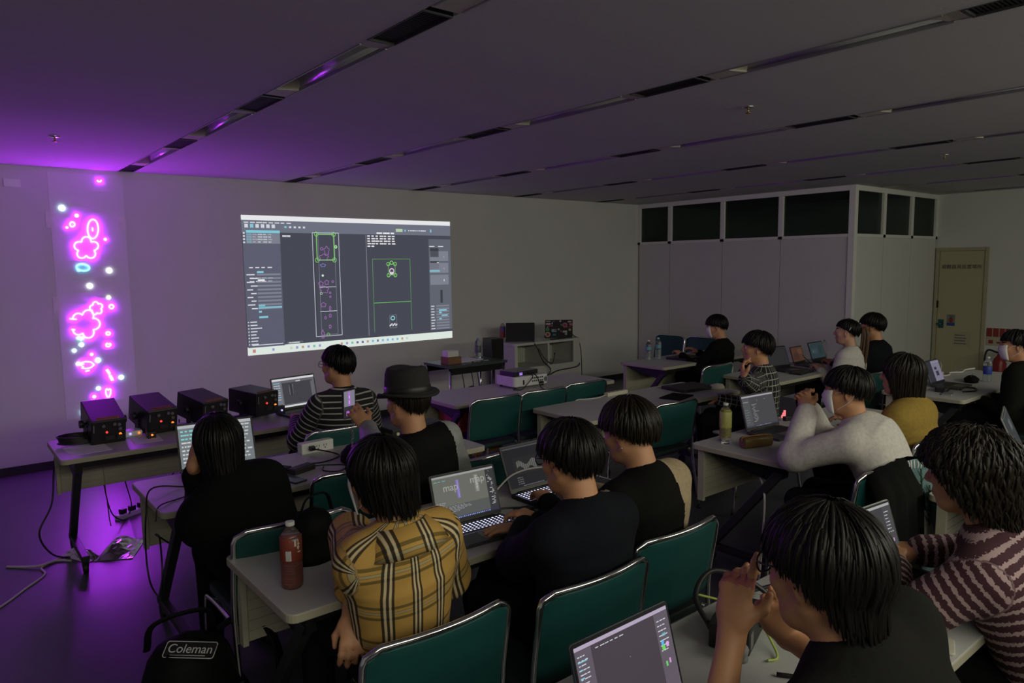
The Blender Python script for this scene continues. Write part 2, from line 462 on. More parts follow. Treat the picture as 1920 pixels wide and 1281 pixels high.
# ceiling slots: unlit light strips and air vents
ORD = ['first', 'second', 'third', 'fourth', 'fifth', 'sixth', 'seventh', 'eighth', 'ninth', 'tenth']
refl = mat('satin_reflector', (0.74, 0.74, 0.76), 0.28, metal=0.45, vary=.05)
ventm = mat('dark_vent_mesh', (0.035, 0.035, 0.035), 0.6, metal=.3)
cream = mat('cream_end_cap', (0.60, 0.57, 0.44), 0.5)
def fixture():
    t = empty('ceiling_light', (0, 0, H), 0, 'unlit recessed light strip', 'ceiling light', 'unlit light strips in the ceiling slots')
    Lh = 0.515
    rings = []
    for y in (-Lh, Lh):
        rings.append([(x*SW*.97, y, z) for x, z in ((-1, .0), (-.96, .045), (-.6, .085), (0, .10), (.6, .085), (.96, .045), (1, 0), (.99, .05), (.62, .092), (0, .107), (-.62, .092), (-.99, .05))])
    MB().loft(rings).build('reflector', refl, t)
    MB().cyl((0, -Lh+.05, .055), (0, Lh-.05, .055), .013, 12).build('tube_lamp', M['white'], t)
    for s in (-1, 1): MB().bx(s*SW-.004*s-.004, s*SW-.004*s+.004, -Lh, Lh, -.004, .012).build('rim', M['steel'], t)
    c = MB(); c.prism([(-SW*.95, Lh-.11), (SW*.95, Lh-.15), (SW*.95, Lh+.02), (-SW*.95, Lh+.02)], -.001, .10); c.build('end_cap', cream, t)
    c = MB(); c.prism([(-SW*.95, -Lh-.05), (SW*.95, -Lh-.05), (SW*.95, -Lh+.02), (-SW*.95, -Lh+.05)], .004, .10); c.build('end_cap', cream, t)
    return t
def vent():
    t = empty('ceiling_vent', (0, 0, H), 0, 'air vent', 'air vent', 'air vents in the ceiling slots')
    g = MB()
    for i in range(26): g.bx(-SW*.92, SW*.92, -.195+i*.015, -.195+i*.015+.007, .006, .02)
    for i in range(5): g.bx(-SW*.92+i*.027, -SW*.92+i*.027+.005, -.2, .2, .008, .018)
    g.build('grille', ventm, t)
    f = MB(); f.bx(-SW, SW, -.21, -.198, -.003, .02).bx(-SW, SW, .198, .21, -.003, .02).bx(-SW, -SW*.92, -.21, .21, -.003, .02).bx(SW*.92, SW, -.21, .21, -.003, .02).build('frame', M['darkgrey'], t)
    MB().bx(-SW*.95, SW*.95, -.2, .2, .05, .06).build('duct', M['black'], t)
    return t
fx0 = fixture(); vt0 = vent(); first = [True, True]
row = 0
for t in TR:
    kk = [0, 0]; used = False
    for i in range(7):
        yv = 7.13-1.57*i; yl = yv-.785
        for q, (yy, proto) in enumerate(((yv, vt0), (yl, fx0))):
            ok = False
            for dy in (-.5, 0, .5):
                p = pix((t, yy+dy*(1 if q else .3), H))
                if p[2] > .2 and -20 < p[0] < 1940 and -10 < p[1] < 1280: ok = True
            if t > PX-.1 and yy > PY-.3: ok = False
            if not ok: continue
            if not used: row += 1; used = True
            lab = ('unlit light strip, %s from the front wall in the %s slot from the laser drawing' if q else
                   'dark air vent, %s from the front wall in the %s slot from the laser drawing') % (ORD[kk[q]], ORD[row-1])
            kk[q] += 1
            if first[q]: proto.location = (t, yy, H); proto['label'] = lab; first[q] = False
            else: copy_tree(proto, (t, yy, H), 0, lab)
for i, (x, y, lab) in enumerate(((.733, 5.69, 'small sprinkler head in the purple lit ceiling near the front wall'), (3.748, 2.43, 'small sprinkler head in the grey ceiling over the middle tables'),
                                 (6.82, 2.51, 'small sprinkler head in the ceiling far towards the cream door'))):
    t = empty('sprinkler_head', (x, y, H), 0, lab, 'sprinkler', 'ceiling sprinklers')
    MB().lathe([(.035, 0), (.035, -.006), (.02, -.01), (.012, -.012)], seg=16).build('flange', M['chrome'], t)
    MB().cyl((0, 0, -.01), (0, 0, -.035), .006).lathe([(.018, -.035), (.018, -.038), (.001, -.038)], seg=12).build('deflector', mat('brass', (.45, .3, .12), .3, metal=.9), t)
# small fittings of the front wall
t = MB(); p = aty(22, 343, WY); t.bx(p.x-.06, p.x+.06, WY-.018, WY, p.z-.035, p.z+.035); tag(t.build('wall_plate', M['white'], bevel=.004), 'small white wall plate high on the front wall beyond the laser drawing', 'wall plate')
# translucent sheets taped on the wall behind the laser drawing
film = mat('taped_white_sheet', (0.66, 0.66, 0.66), 0.6, vary=.03)
f = MB(); f.bx(.875, 1.455, WY-.004, WY-.001, .42, 2.60)
for i in range(22):
    z = .5+i*.095
    f.bx(.98, 1.13, WY-.0055, WY-.004, z, z+.006); f.bx(1.19, 1.36, WY-.0055, WY-.004, z+.05, z+.056)
sheet = tag(f.build('wall_sheet', film), 'tall white sheet taped on the front wall under the laser drawing', 'sheet')
for px, py in ((93, 412), (229, 420), (107, 572)):
    p = aty(px, py, WY); MB().bx(p.x-.03, p.x+.03, WY-.007, WY-.0055, p.z-.07, p.z+.07).build('tape', mat('masking_tape', (.70, .68, .64), .7), sheet)
# ---------------------------------------------------------------- the laser drawing on the front wall
LK = 480/1281.0
MAG = glow((0.46, 0.0092, 1.0), 150.0)
CYA = glow((0.10, 0.62, 1.0), 7.0); CYAN = glow((0.45, 0.85, 1.0), 10.0); WHI = glow((0.85, 0.9, 1.0), 10.0); GRN = glow((0.25, 1.0, 0.55), 6.0); LIM = glow((0.8, 1.0, 0.6), 8.0)
def wallpt(cx, cy, off=.010): return aty(cx*LK, 320+cy*LK, WY-off)
def laser_line(name, label, cat, strokes, m, r=.0055):
    mb = MB()
    for s in strokes: mb.tube([wallpt(*p) for p in s], r, 6)
    return tag(mb.build(name, m), label, cat)
def laser_dot(label, cx, cy, m, r=.016, cat='laser dot'):
    c = wallpt(cx, cy)
    mb = MB().lathe([(.001, -r*.45), (r*.7, -r*.3), (r, 0), (r*.7, r*.3), (.001, r*.45)], seg=14)
    mb.xf(Matrix.Translation(c) @ Matrix.Rotation(PI/2, 4, 'X'))
    return tag(mb.build('laser_dot', m), label, cat, 'laser dots on the wall')
def flower(cx, cy, R, depth, a0, a1, rot=0, sq=1.0, n=90):
    pts = []
    for i in range(n+1):
        a = a0+(a1-a0)*i/n
        k = abs(math.sin(2.5*(a-rot)))
        r = R*(1-depth*(1-k**.7))
        pts.append((cx+r*math.cos(a), cy+r*math.sin(a)*sq))
    return pts
def ell(cx, cy, rx, ry, n=30, rot=0): return [(cx+rx*math.cos(2*PI*i/n)*math.cos(rot)-ry*math.sin(2*PI*i/n)*math.sin(rot), cy+rx*math.cos(2*PI*i/n)*math.sin(rot)+ry*math.sin(2*PI*i/n)*math.cos(rot)) for i in range(n+1)]
up = -PI/2
laser_line('laser_arc', 'short pink laser arc at the very top of the laser drawing', 'laser line', [[(486, 48), (492, 55), (500, 56), (508, 48)]], MAG)
laser_line('laser_flower', 'pink laser outline of a five petal flower below the upright ring', 'laser flower', [flower(432, 388, 62, .40, 0, 2*PI, rot=up+PI/5, sq=.92)], MAG)
laser_line('laser_flower', 'large pink laser flower outline left open at its left edge', 'laser flower', [flower(428, 768, 72, .38, PI*1.12-2*PI, PI*.86, rot=up+PI/5+.3, sq=1.0), [(348, 742), (384, 744)], [(358, 795), (376, 797)]], MAG)
laser_line('laser_flower', 'small pink laser flower above the large open flower', 'laser flower', [flower(482, 689, 33, .35, 0, 2*PI, rot=up+PI/5-.2)], MAG)
laser_line('laser_ring', 'tall upright pink laser ring with a short bar inside', 'laser ring', [ell(465, 292, 27, 48), [(463, 285), (464, 303)]], MAG)
laser_line('laser_ring', 'small pink laser ring left of the tall upright ring', 'laser ring', [ell(362, 269, 12, 12)], MAG)
laser_line('laser_ring', 'cyan oval laser ring between the two large flowers', 'laser ring', [ell(415, 485, 32, 16, rot=.12), [(385, 490), (392, 503), (404, 500)]], CYA)
laser_line('laser_ring', 'small pink laser ring right of the small flower', 'laser ring', [ell(558, 681, 11, 10)], MAG)
laser_line('laser_ring', 'tiny pink laser ring right of the large open flower', 'laser ring', [ell(541, 815, 10, 8)], MAG)
laser_line('laser_heart', 'small pink laser heart under the tiny ring', 'laser shape', [[(530, 870), (536, 864), (543, 869), (551, 864), (556, 872), (545, 882), (532, 880), (530, 870)]], MAG)
laser_line('laser_squiggle', 'green laser squiggle at the foot of the large open flower', 'laser shape', [[(384, 838), (396, 846), (392, 832), (406, 840), (404, 850), (414, 838), (424, 832)]], GRN)
laser_line('laser_petal', 'pink laser outline of a notched petal pointing right', 'laser shape', [[(472, 972), (455, 958), (430, 956), (405, 962), (420, 968), (402, 974), (418, 982), (408, 988), (432, 991), (455, 986), (472, 972)], [(395, 965), (412, 966)]], MAG)
laser_line('laser_dash', 'short pink laser dash under the notched petal', 'laser line', [[(428, 1005), (448, 1000)]], MAG)
laser_line('laser_dash', 'upper slanting pink laser dash low in the drawing', 'laser line', [[(531, 997), (548, 1022)], [(538, 994), (552, 1018)]], MAG)
laser_line('laser_dash', 'lower slanting pink laser dash low in the drawing', 'laser line', [[(546, 1026), (560, 1052)], [(554, 1024), (568, 1050)]], MAG)
laser_line('laser_tulip', 'pink laser tulip outline just above the nearest projector box', 'laser shape', [[(530, 1095), (536, 1092), (541, 1100), (548, 1092), (555, 1095), (553, 1118), (546, 1134), (537, 1134), (530, 1116), (530, 1095)]], MAG)
for lab, x, y, m, r in (
    ('cyan white laser dot at the upper left of the drawing', 310, 187, CYAN, .024), ('pink laser dot between the cyan dot and the upright ring', 384, 225, MAG, .016),
    ('tiny pink laser dot at the left of the small ring', 335, 285, MAG, .011), ('pink laser dot right of the five petal flower', 527, 344, MAG, .013),
    ('white laser dot right of the cyan oval', 547, 500, WHI, .022), ('white laser dot alone below the cyan oval', 450, 577, WHI, .022), ('greenish laser dot above the small flower', 544, 635, LIM, .016),
    ('cyan laser dot right below the green squiggle', 408, 872, CYAN, .018), ('cyan laser dot left below the green squiggle', 372, 901, CYAN, .015), ('pink laser dot above the notched petal', 459, 920, MAG, .014),
    ('cyan laser dot at the upper right of the notched petal', 491, 949, CYAN, .020), ('white laser dot touching the tail of the notched petal', 392, 967, WHI, .014), ('cyan laser dot right of the slanting dashes', 607, 1035, CYAN, .020),
    ('cyan laser dot left of the tulip outline', 493, 1090, CYAN, .016), ('pink laser dot on the top edge of the nearest projector box', 472, 1132, MAG, .015), ('cyan laser dot left of the nearest projector box', 422, 1210, CYAN, .024)):
    laser_dot(lab, x, y, m, r)

# ---------------------------------------------------------------- projected computer desktop
p0, p1 = aty(454, 404, WY), aty(849, 633, WY); q0, q1 = aty(842, 415, WY), aty(462, 668, WY)
PW, PHt = ((q0.x-p0.x)+(p1.x-q1.x))/2, ((p0.z+q0.z)-(p1.z+q1.z))/2
BG = (.060, .063, .085); BG2 = (.105, .110, .155); BAR = (.78, .78, .80); TX = (.62, .64, .70); CY2 = (.22, .55, .66); DK = (.045, .047, .06); GR = (.22, .62, .14); PU = (.42, .16, .55); LG = (.20, .21, .26)
rg = random.Random(11)
R = [(0, 0, 1, 1, BG), (0, .965, 1, 1, BAR), (0, 0, 1, .06, (.70, .78, .72)), (.003, .055, .155, .965, BG2), (.875, .08, 1, .85, (.115, .125, .155)), (0, .88, 1, .963, (.15, .16, .21))]
for i in range(6): R.append((.012+i*.022, .912, .026+i*.022, .938, TX if i != 1 else CY2))
text_strip(R, .01, .945, .2, 8, .008, TX, rg)
R += [(.017, .875, .155, .895, CY2), (.017, .80, .155, .872, LG)]
for i in range(4):
    R.append((.004, .868-.022*i, .012, .880-.022*i, TX)); R.append((.017, .858-.018*i, .038, .872-.018*i, CY2)); text_strip(R, .042, .861-.018*i, .085, 4, .009, TX, rg)
for i in range(5): R.append((.175+i*.02, .915, .185+i*.02, .928, TX if i else CY2))
for y in (.575, .50, .476): text_strip(R, .022, y+.05, .1, 4, .008, TX, rg)
for i in range(10):
    y = .575-.027*i
    text_strip(R, .01+.015*(i % 2), y, .035, 1, .008, TX, rg)
    R.append((.052, y-.003, .15, y+.011, LG))
for y, x1 in ((.59, .08), (.35, .08), (.333, .15), (.305, .065), (.265, .09)): R.append((.053, y, x1, y+.014, CY2))
R.append((.055, .53, .083, .545, BAR))
for i in range(8): text_strip(R, .016, .235-.023*i, .03+.01*(i % 3), 1, .008, TX, rg); R.append((.006, .235-.023*i, .011, .243-.023*i, TX))
R.append((.02, .068, .148, .074, TX))
text_strip(R, .165, .85, .04, 2, .012, TX, rg)
R += [(.30, .075, .303, .875, DK), (.545, .075, .548, .875, LG)]
R += [(.70, .905, .735, .928, (.45, .6, .38)), (.745, .908, .752, .924, CY2), (.885, .905, .892, .93, CY2)]
text_strip(R, .765, .912, .1, 9, .010, TX, rg)
R += [(.60, .885, .628, .897, BAR), (.633, .885, .667, .897, BAR), (.672, .885, .69, .897, BAR)]
for i in range(5): text_strip(R, .553, .862-.02*i, .145 if i < 4 else .04, 7 if i < 4 else 2, .010, BAR, rg)
for i, y in enumerate((.70, .60, .50)): R += [(.88, y-.035, .985, y+.05, LG), (.955, y, .963, y+.004, BAR), (.9575, y-.009, .9605, y+.013, BAR)]
text_strip(R, .878, .785, .1, 2, .007, TX, rg)
R += [(.882, .70, .93, .775, DK), (.882, .60, .93, .665, DK), (.92, .645, .93, .658, BAR), (.878, .575, .935, .590, CY2), (.935, .31, .948, .42, DK)]
for i in range(9):
    y = .28-.024*i
    text_strip(R, .88, y, .025, 1, .008, TX, rg); R.append((.91, y-.003, .985, y+.011, LG))
for y, a, b3 in ((.24, .925, .97), (.22, .925, .94), (.196, .94, .975), (.165, .925, .94)): R.append((a, y, b3, y+.014, CY2))
for i in range(26):
    c = rg.choice([(.2, .45, .7), (.3, .3, .6), (.55, .6, .55), (.15, .15, .3), (.5, .3, .2), (.2, .5, .4)])
    if i in (1, 2, 9, 10, 11): continue
    R.append((.10+i*.0255, .022, .110+i*.0255, .040, c))
R += [(.02, .018, .032, .042, (.5, .25, .2)), (.165, .062, .235, .080, (.10, .11, .14)), (.172, .066, .22, .074, BAR)]
POL = []
W2 = .006
def rc(x0, y0, x1, y1): return [(x0, y0), (x1, y0), (x1, y1), (x0, y1), (x0, y0)]
POL += [(rc(.295, .10, .415, .885), (.5, .52, .6), .007), (rc(.32, .11, .395, .87), (.20, .2, .28), .005), ([(.317, .68), (.395, .68)], TX, .007), ([(.317, .475), (.395, .475)], TX, .006), ([(.317, .29), (.395, .29)], TX, .006),
        (rc(.313, .68, .392, .875), GR, .009)]
for x, y in ((.313, .68), (.392, .68), (.313, .875), (.392, .875)): POL.append((circ(x, y, .009, .016), GR, .006))
POL.append((circ(.40, .78, .005, .009), (.4, .8, .35), .012))
for x, y, a, b3 in ((.335, .765, .006, .01), (.357, .75, .011, .03), (.343, .70, .02, .022), (.338, .64, .011, .011), (.325, .50, .01, .018), (.352, .51, .009, .016), (.380, .515, .005, .007), (.34, .455, .018, .025), (.366, .43, .004, .006), (.366, .40, .004, .006),
                    (.333, .34, .011, .016), (.363, .31, .004, .016), (.34, .24, .004, .01), (.362, .255, .005, .012), (.36, .17, .005, .013), (.325, .115, .006, .03)):
    POL.append(([(x+a*(1+.25*math.sin(5*t*.35))*math.cos(t*.35), y+b3*(1+.25*math.sin(5*t*.35))*math.sin(t*.35)) for t in range(19)], PU if abs(y-.64) > .01 else (.25, .25, .7), .0045))
POL += [(circ(.35, .11, .006, .012), GR, .005), (circ(.325, .428, .005, .008), (.4, .8, .35), .005), (circ(.335, .563, .003, .005), (.7, .9, .7), .012),
        ([(.575, .10), (.575, .685), (.77, .685), (.77, .10)], (.10, .30, .10), .006), ([(.575, .335), (.77, .335)], (.13, .5, .12), .007),
        (rc(.655, .555, .69, .645), GR, .004), (circ(.672, .588, .011, .02), (.75, .55, .75), .012), (circ(.672, .57, .008, .008), (.9, .9, .9), .008),
        (circ(.67, .205, .010, .015), (.3, .7, .8), .01), (rc(.654, .125, .69, .23), (.25, .27, .3), .003)]
for x, y in ((.655, .555), (.69, .555), (.655, .645), (.69, .645), (.672, .655)): POL.append((circ(x, y, .008, .014), GR, .008))
for i in range(8): POL.append((circ(.655+.005*i, .145+.006*(i % 3), .002, .005), (.8, .8, .85), .006))
scr = screen('projected_desktop', PW, PHt, R, None, 1.0, POL, step=.0004, thick=.002)
scr.location = ((p0.x+q0.x+p1.x+q1.x)/4, WY-.001, (p1.z+q1.z)/2)
tag(scr, 'large projected computer desktop on the white front wall', 'projected image')

# ---------------------------------------------------------------- furniture builders
TL, TD, TH = 1.76, 0.61, 0.70
def make_table():
    t = empty('folding_table', (0, 0, 0), 0, 'x', 'table')
    mb = MB(); mb.prism(rrect(TL, TD, .035), TH-.030, TH, mi=1, mtop=0); mb.build('tabletop', [M['top'], M['edge']], t, bevel=.004)
    p = MB(); p.bx(-TL/2+.05, TL/2-.05, TD/2-.062, TD/2-.042, .375, .655)
    for i in range(7): p.bx(-TL/2+.055, TL/2-.055, TD/2-.066, TD/2-.062, .38+i*.039, .38+i*.039+.035)
    p.bx(-TL/2+.03, -TL/2+.05, TD/2-.075, TD/2-.035, .365, .665); p.bx(TL/2-.05, TL/2-.03, TD/2-.075, TD/2-.035, .365, .665)
    p.build('modesty_panel', M['panel'], t)
    MB().bx(-TL/2+.1, TL/2-.1, -TD/2+.05, -TD/2+.08, .63, .668).bx(-TL/2+.1, TL/2-.1, .05, .08, .635, .668).build('under_frame', M['blackmetal'], t)
    for s in (-1, 1):
        x = s*(TL/2-.09)
        b2 = MB(); v = [(TD/2-.08, .668), (-TD/2+.05, .668), (-TD/2+.05, .60), (-TD/2+.12, .56), (TD/2-.10, .64)]
        rings = [[(x+dx, y, z) for y, z in v] for dx in (-.018, .018)]
        b2.loft(rings, smooth=False).build('bracket', M['blackmetal'], t)
        lg = MB(); y0, z0, y1, z1 = -TD/2+.085, .62, TD/2-.10, .10
        rings = [[(x-.02, y0-.03, z0), (x+.02, y0-.03, z0), (x+.02, y0+.03, z0), (x-.02, y0+.03, z0)], [(x-.02, y1-.03, z1), (x+.02, y1-.03, z1), (x+.02, y1+.03, z1), (x-.02, y1+.03, z1)]]
        lg.loft(rings, smooth=False).build('leg', M['darkgrey'], t, bevel=.004)
        MB().bx(x-.02, x+.02, -TD/2+.05, TD/2-.06, .075, .11).build('foot', M['darkgrey'], t, bevel=.004)
        for yy in (-TD/2+.08, TD/2-.09):
            MB().cyl((x-.012, yy, .033), (x+.012, yy, .033), .033, 16).bx(x-.016, x+.016, yy-.015, yy+.015, .04, .08).build('caster', M['black'], t)
    return t
table0 = make_table(); _tb = [0]
def table(x0, y0, label):
    if not _tb[0]: table0.location = (x0+TL/2, y0+TD/2, 0); table0['label'] = label; o = table0; _tb[0] = 1
    else: o = copy_tree(table0, (x0+TL/2, y0+TD/2, 0), 0, label)
    o['group'] = 'grey folding tables in rows'; return o
table(.50, 4.60, 'grey folding table under the black laser projector boxes along the front wall')
table(.71, 3.285, 'grey folding table with the white power strip, behind the projector boxes')
table(.77, 2.035, 'grey folding table holding the red tea bottle and two backlit laptops')
table(.77, .655, 'grey folding table in the foreground under the laptop with the wide screen')
table(3.02, 4.40, 'grey folding table carrying the white video projector')
table(3.37, 3.33, 'grey folding table with a closed black laptop and an empty teal chair at it')
table(3.39, 1.925, 'grey folding table with the yellow tea bottle and brown pencil case')
table(3.42, .655, 'grey folding table holding the silver edged laptop behind the curly haired person')
table(5.70, 4.59, 'grey folding table with two water bottles by the partition')
table(5.72, 3.33, 'grey folding table full of small laptops in front of the ponytailed person')
table(5.93, 1.965, 'grey folding table with a water bottle and white cable near the cream door')

def make_chair():
    t = empty('stacking_chair', (0, 0, 0), 0, 'x', 'chair')
    W = .225
    def back_surface(s, off):
        rows = []
        for i in range(9):
            z = .50+.292*i/8
            row = []
            for k in range(13):
                x = -W+2*W*k/12
                bow = -.035*(1-(x/W)**2)
                y = -.185-.05*(z-.5)/.3+bow+off
                zz = z
                if i == 8: zz = z-.022*max(0, abs(x/W)-.82)/.18
                row.append((x, y, zz))
            rows.append(row)
        return rows
    a, b2 = back_surface(1, .014), back_surface(-1, -.012)
    rings = [ra+list(reversed(rb)) for ra, rb in zip(a, b2)]
    MB().loft(rings).build('backrest', M['teal'], t, bevel=.004)
    # chrome back frame running down into the rear legs
    path = [(-W-.008, -.27, .012), (-W-.008, -.20, .45), (-W-.008, -.235, .76)]
    top = []
    for k in range(13):
        x = -W+2*W*k/12
        top.append((x, -.237-.035*(1-(x/W)**2), .800-.02*max(0, abs(x/W)-.82)/.18))
    MB().tube(spline(path, 5)+top+list(reversed(spline([(W+.008, y, z) for _, y, z in path], 5))), .0105, 8).build('back_frame', M['chrome'], t)
    mb = MB(); mb.prism(rrect(.43, .42, .05), .425, .46); mb.build('seat', M['seat'], t, bevel=.012, seg=3)
    for s in (-1, 1):
        MB().tube(spline([(s*W, .20, .012), (s*W, .185, .36), (s*W*.98, .14, .415), (s*W*.98, -.20, .42)], 6), .0105, 8).build('leg', M['chrome'], t)
        for y in (.20, -.27): MB().cyl((s*(W+(.008 if y < 0 else 0)), y, 0), (s*(W+(.008 if y < 0 else 0)), y, .02), .014, 10).build('foot_cap', M['black'], t)
    MB().cyl((-W, -.12, .415), (W, -.12, .415), .009, 8).cyl((-W, .1, .415), (W, .1, .415), .009, 8).build('seat_rail', M['chrome'], t)
    return t
chair0 = make_chair(); _cb = [0]
def chair(cx, back_y, label, rz=0.0):
    """chair whose back top edge is centred at (cx, back_y)"""
    dx, dy = -math.sin(rz)*.255, math.cos(rz)*.255
    loc = (cx+dx, back_y+dy, 0)
    if not _cb[0]: chair0.location = loc; chair0.rotation_euler = (0, 0, rz); chair0['label'] = label; o = chair0; _cb[0] = 1
    else: o = copy_tree(chair0, loc, rz, label)
    o['group'] = 'teal stacking chairs'; return o
chair(1.00, 1.53, 'teal chair the person in the tan plaid shirt sits on')
chair(1.535, 1.47, 'teal chair of the person in navy at the backlit laptop')
chair(2.03, 1.545, 'teal chair of the person with the black and beige shirt', )
chair(1.52, 3.02, 'empty teal chair behind the short haired plaid person, next to the hatted person')
chair(2.05, 2.80, 'teal chair the person in the felt hat sits on')
chair(1.02, 2.56, 'teal chair of the person in the long black coat')
chair(1.86, 3.88, 'teal chair of the person in the striped shirt')
chair(3.14, 4.03, 'empty teal chair in front of the red storage box, leftmost at the projector table')
chair(3.60, 4.03, 'empty teal chair in the middle of the three at the projector table')
chair(4.09, 4.07, 'empty teal chair, rightmost of the three at the projector table')
chair(3.94, 3.05, 'empty teal chair at the table with the closed black laptop')
chair(4.62, 2.50, 'teal chair of the person in the white grid pattern shirt', .55)
chair(5.68, 3.92, 'teal chair of the masked person in black by the partition')
chair(7.56, 5.98, 'empty teal chair against the partition, farther of the pair', PI/2)
chair(7.62, 5.52, 'empty teal chair against the partition, nearer of the pair', PI/2)
chair(6.20, 2.72, 'teal chair of the ponytailed person in white')
chair(7.0, 2.80, 'teal chair of the person in black behind the ponytail')
chair(4.16, 1.50, 'teal chair of the person in the mustard jacket')
chair(3.36, 1.42, 'teal chair under the black coat, behind the person in the white sweatshirt')
chair(6.35, 1.42, 'teal chair of the masked person in black near the cream door')
chair(1.42, .20, 'teal chair of the person in glasses in the foreground')
chair(2.26, .17, 'teal chair of the curly haired person in the maroon sweater')
# ---------------------------------------------------------------- people: smooth-blended distance fields turned into one surface
V3 = lambda *a: np.array(a, dtype=np.float64)
def unit(v): return v/(np.linalg.norm(v)+1e-12)
class Field:
    def __init__(s, lo, hi, res):
        s.res = res; s.lo = np.array(lo, float)
        s.n = [int(math.ceil((b-a)/res))+1 for a, b in zip(lo, hi)]
        s.ax = [(s.lo[i]+res*np.arange(s.n[i])).astype(np.float32) for i in range(3)]
        s.D = np.full(s.n, 10.0, np.float32)
    def _sl(s, lo, hi):
        sl = []
        for i in range(3):
            a = int(max(0, math.floor((lo[i]-s.lo[i])/s.res))); b = int(min(s.n[i], math.ceil((hi[i]-s.lo[i])/s.res)+1))
            if b <= a: return None
            sl.append(slice(a, b))
        return tuple(sl)
    def put(s, lo, hi, fn, k=0.03, sub=False):
        m = k+2.5*s.res
        sl = s._sl(np.array(lo)-m, np.array(hi)+m)
        if sl is None: return
        X = s.ax[0][sl[0]][:, None, None]; Y = s.ax[1][sl[1]][None, :, None]; Z = s.ax[2][sl[2]][None, None, :]
        d = fn(X, Y, Z).astype(np.float32); c = s.D[sl]
        if sub:
            d = -d; h = np.clip(k-np.abs(c-d), 0, None); s.D[sl] = np.maximum(c, d)+h*h/(4*k+1e-9)
        else:
            h = np.clip(k-np.abs(c-d), 0, None); s.D[sl] = np.minimum(c, d)-h*h/(4*k+1e-9)
    def cone(s, a, b, ra, rb, k=0.03, n=None, flat=1.0, sub=False):
        a = np.array(a, float); b = np.array(b, float); ba = b-a; L2 = float(ba@ba)+1e-12; r = max(ra, rb)
        def fn(X, Y, Z):
            x, y, z = X-a[0], Y-a[1], Z-a[2]
            t = np.clip((x*ba[0]+y*ba[1]+z*ba[2])/L2, 0, 1)
            x = x-t*ba[0]; y = y-t*ba[1]; z = z-t*ba[2]
            q = x*x+y*y+z*z
            if n is not None:
                w = x*n[0]+y*n[1]+z*n[2]; q = q+w*w*(1/flat**2-1)
            d = np.sqrt(q)-(ra+(rb-ra)*t)
            return d
        s.put(np.minimum(a, b)-r, np.maximum(a, b)+r, fn, k, sub)
    def ell(s, c, R, rad, k=0.02, sub=False):
        """ellipsoid: centre, 3x3 axes as rows, radii"""
        c = np.array(c, float); rm = max(rad)
        def fn(X, Y, Z):
            x, y, z = X-c[0], Y-c[1], Z-c[2]
            q = 0; g = 0
            for i in range(3):
                e = (x*R[i][0]+y*R[i][1]+z*R[i][2])/rad[i]; q = q+e*e; g = g+(e/rad[i])**2
            return np.sqrt(q)*(np.sqrt(q)-1)/(np.sqrt(g)+1e-6)
        s.put(c-rm, c+rm, fn, k, sub)
    def mesh(s):
        D = s.D; n = D.shape
        S = D < 0
        ic = S[:-1, :-1, :-1].astype(np.int8)
        cnt = np.zeros(ic.shape, np.int8)
        for dx in (0, 1):
            for dy in (0, 1):
                for dz in (0, 1): cnt += S[dx:n[0]-1+dx, dy:n[1]-1+dy, dz:n[2]-1+dz]
        act = np.argwhere((cnt > 0) & (cnt < 8))
        idx = np.full(cnt.shape, -1, np.int32); idx[act[:, 0], act[:, 1], act[:, 2]] = np.arange(len(act))
        cor = [(dx, dy, dz) for dx in (0, 1) for dy in (0, 1) for dz in (0, 1)]
        vals = np.stack([D[act[:, 0]+a, act[:, 1]+b, act[:, 2]+c] for a, b, c in cor], 1)
        pos = np.zeros((len(act), 3)); num = np.zeros(len(act))
        for i in range(8):
            for j in range(i+1, 8):
                if sum(abs(p-q) for p, q in zip(cor[i], cor[j])) != 1: continue
                va, vb = vals[:, i], vals[:, j]; m = (va < 0) != (vb < 0)
                t = np.where(m, va/np.where(m, va-vb, 1), 0)
                P = np.array(cor[i])[None]+t[:, None]*(np.array(cor[j])-np.array(cor[i]))[None]
                pos += P*m[:, None]; num += m
        V = s.lo+(act+pos/num[:, None])*s.res
        F = []
        for ax in range(3):
            sh = [slice(None)]*3; s0 = list(sh); s1 = list(sh); s0[ax] = slice(0, -1); s1[ax] = slice(1, None)
            A, B = S[tuple(s0)], S[tuple(s1)]
            o1, o2 = [(1, 2), (2, 0), (0, 1)][ax]
            for inside in (True, False):
                e = np.argwhere((A == inside) & (B != inside))
                ok = (e[:, o1] > 0) & (e[:, o2] > 0) & (e[:, o1] < n[o1]-1) & (e[:, o2] < n[o2]-1)
                e = e[ok]
                qs = []
                for d1, d2 in ((-1, -1), (0, -1), (0, 0), (-1, 0)):
                    c = e.copy(); c[:, o1] += d1; c[:, o2] += d2
                    qs.append(idx[c[:, 0], c[:, 1], c[:, 2]])
                q = np.stack(qs, 1)
                if not inside: q = q[:, ::-1]
                F.append(q[(q >= 0).all(1)])
        return V, np.concatenate(F)
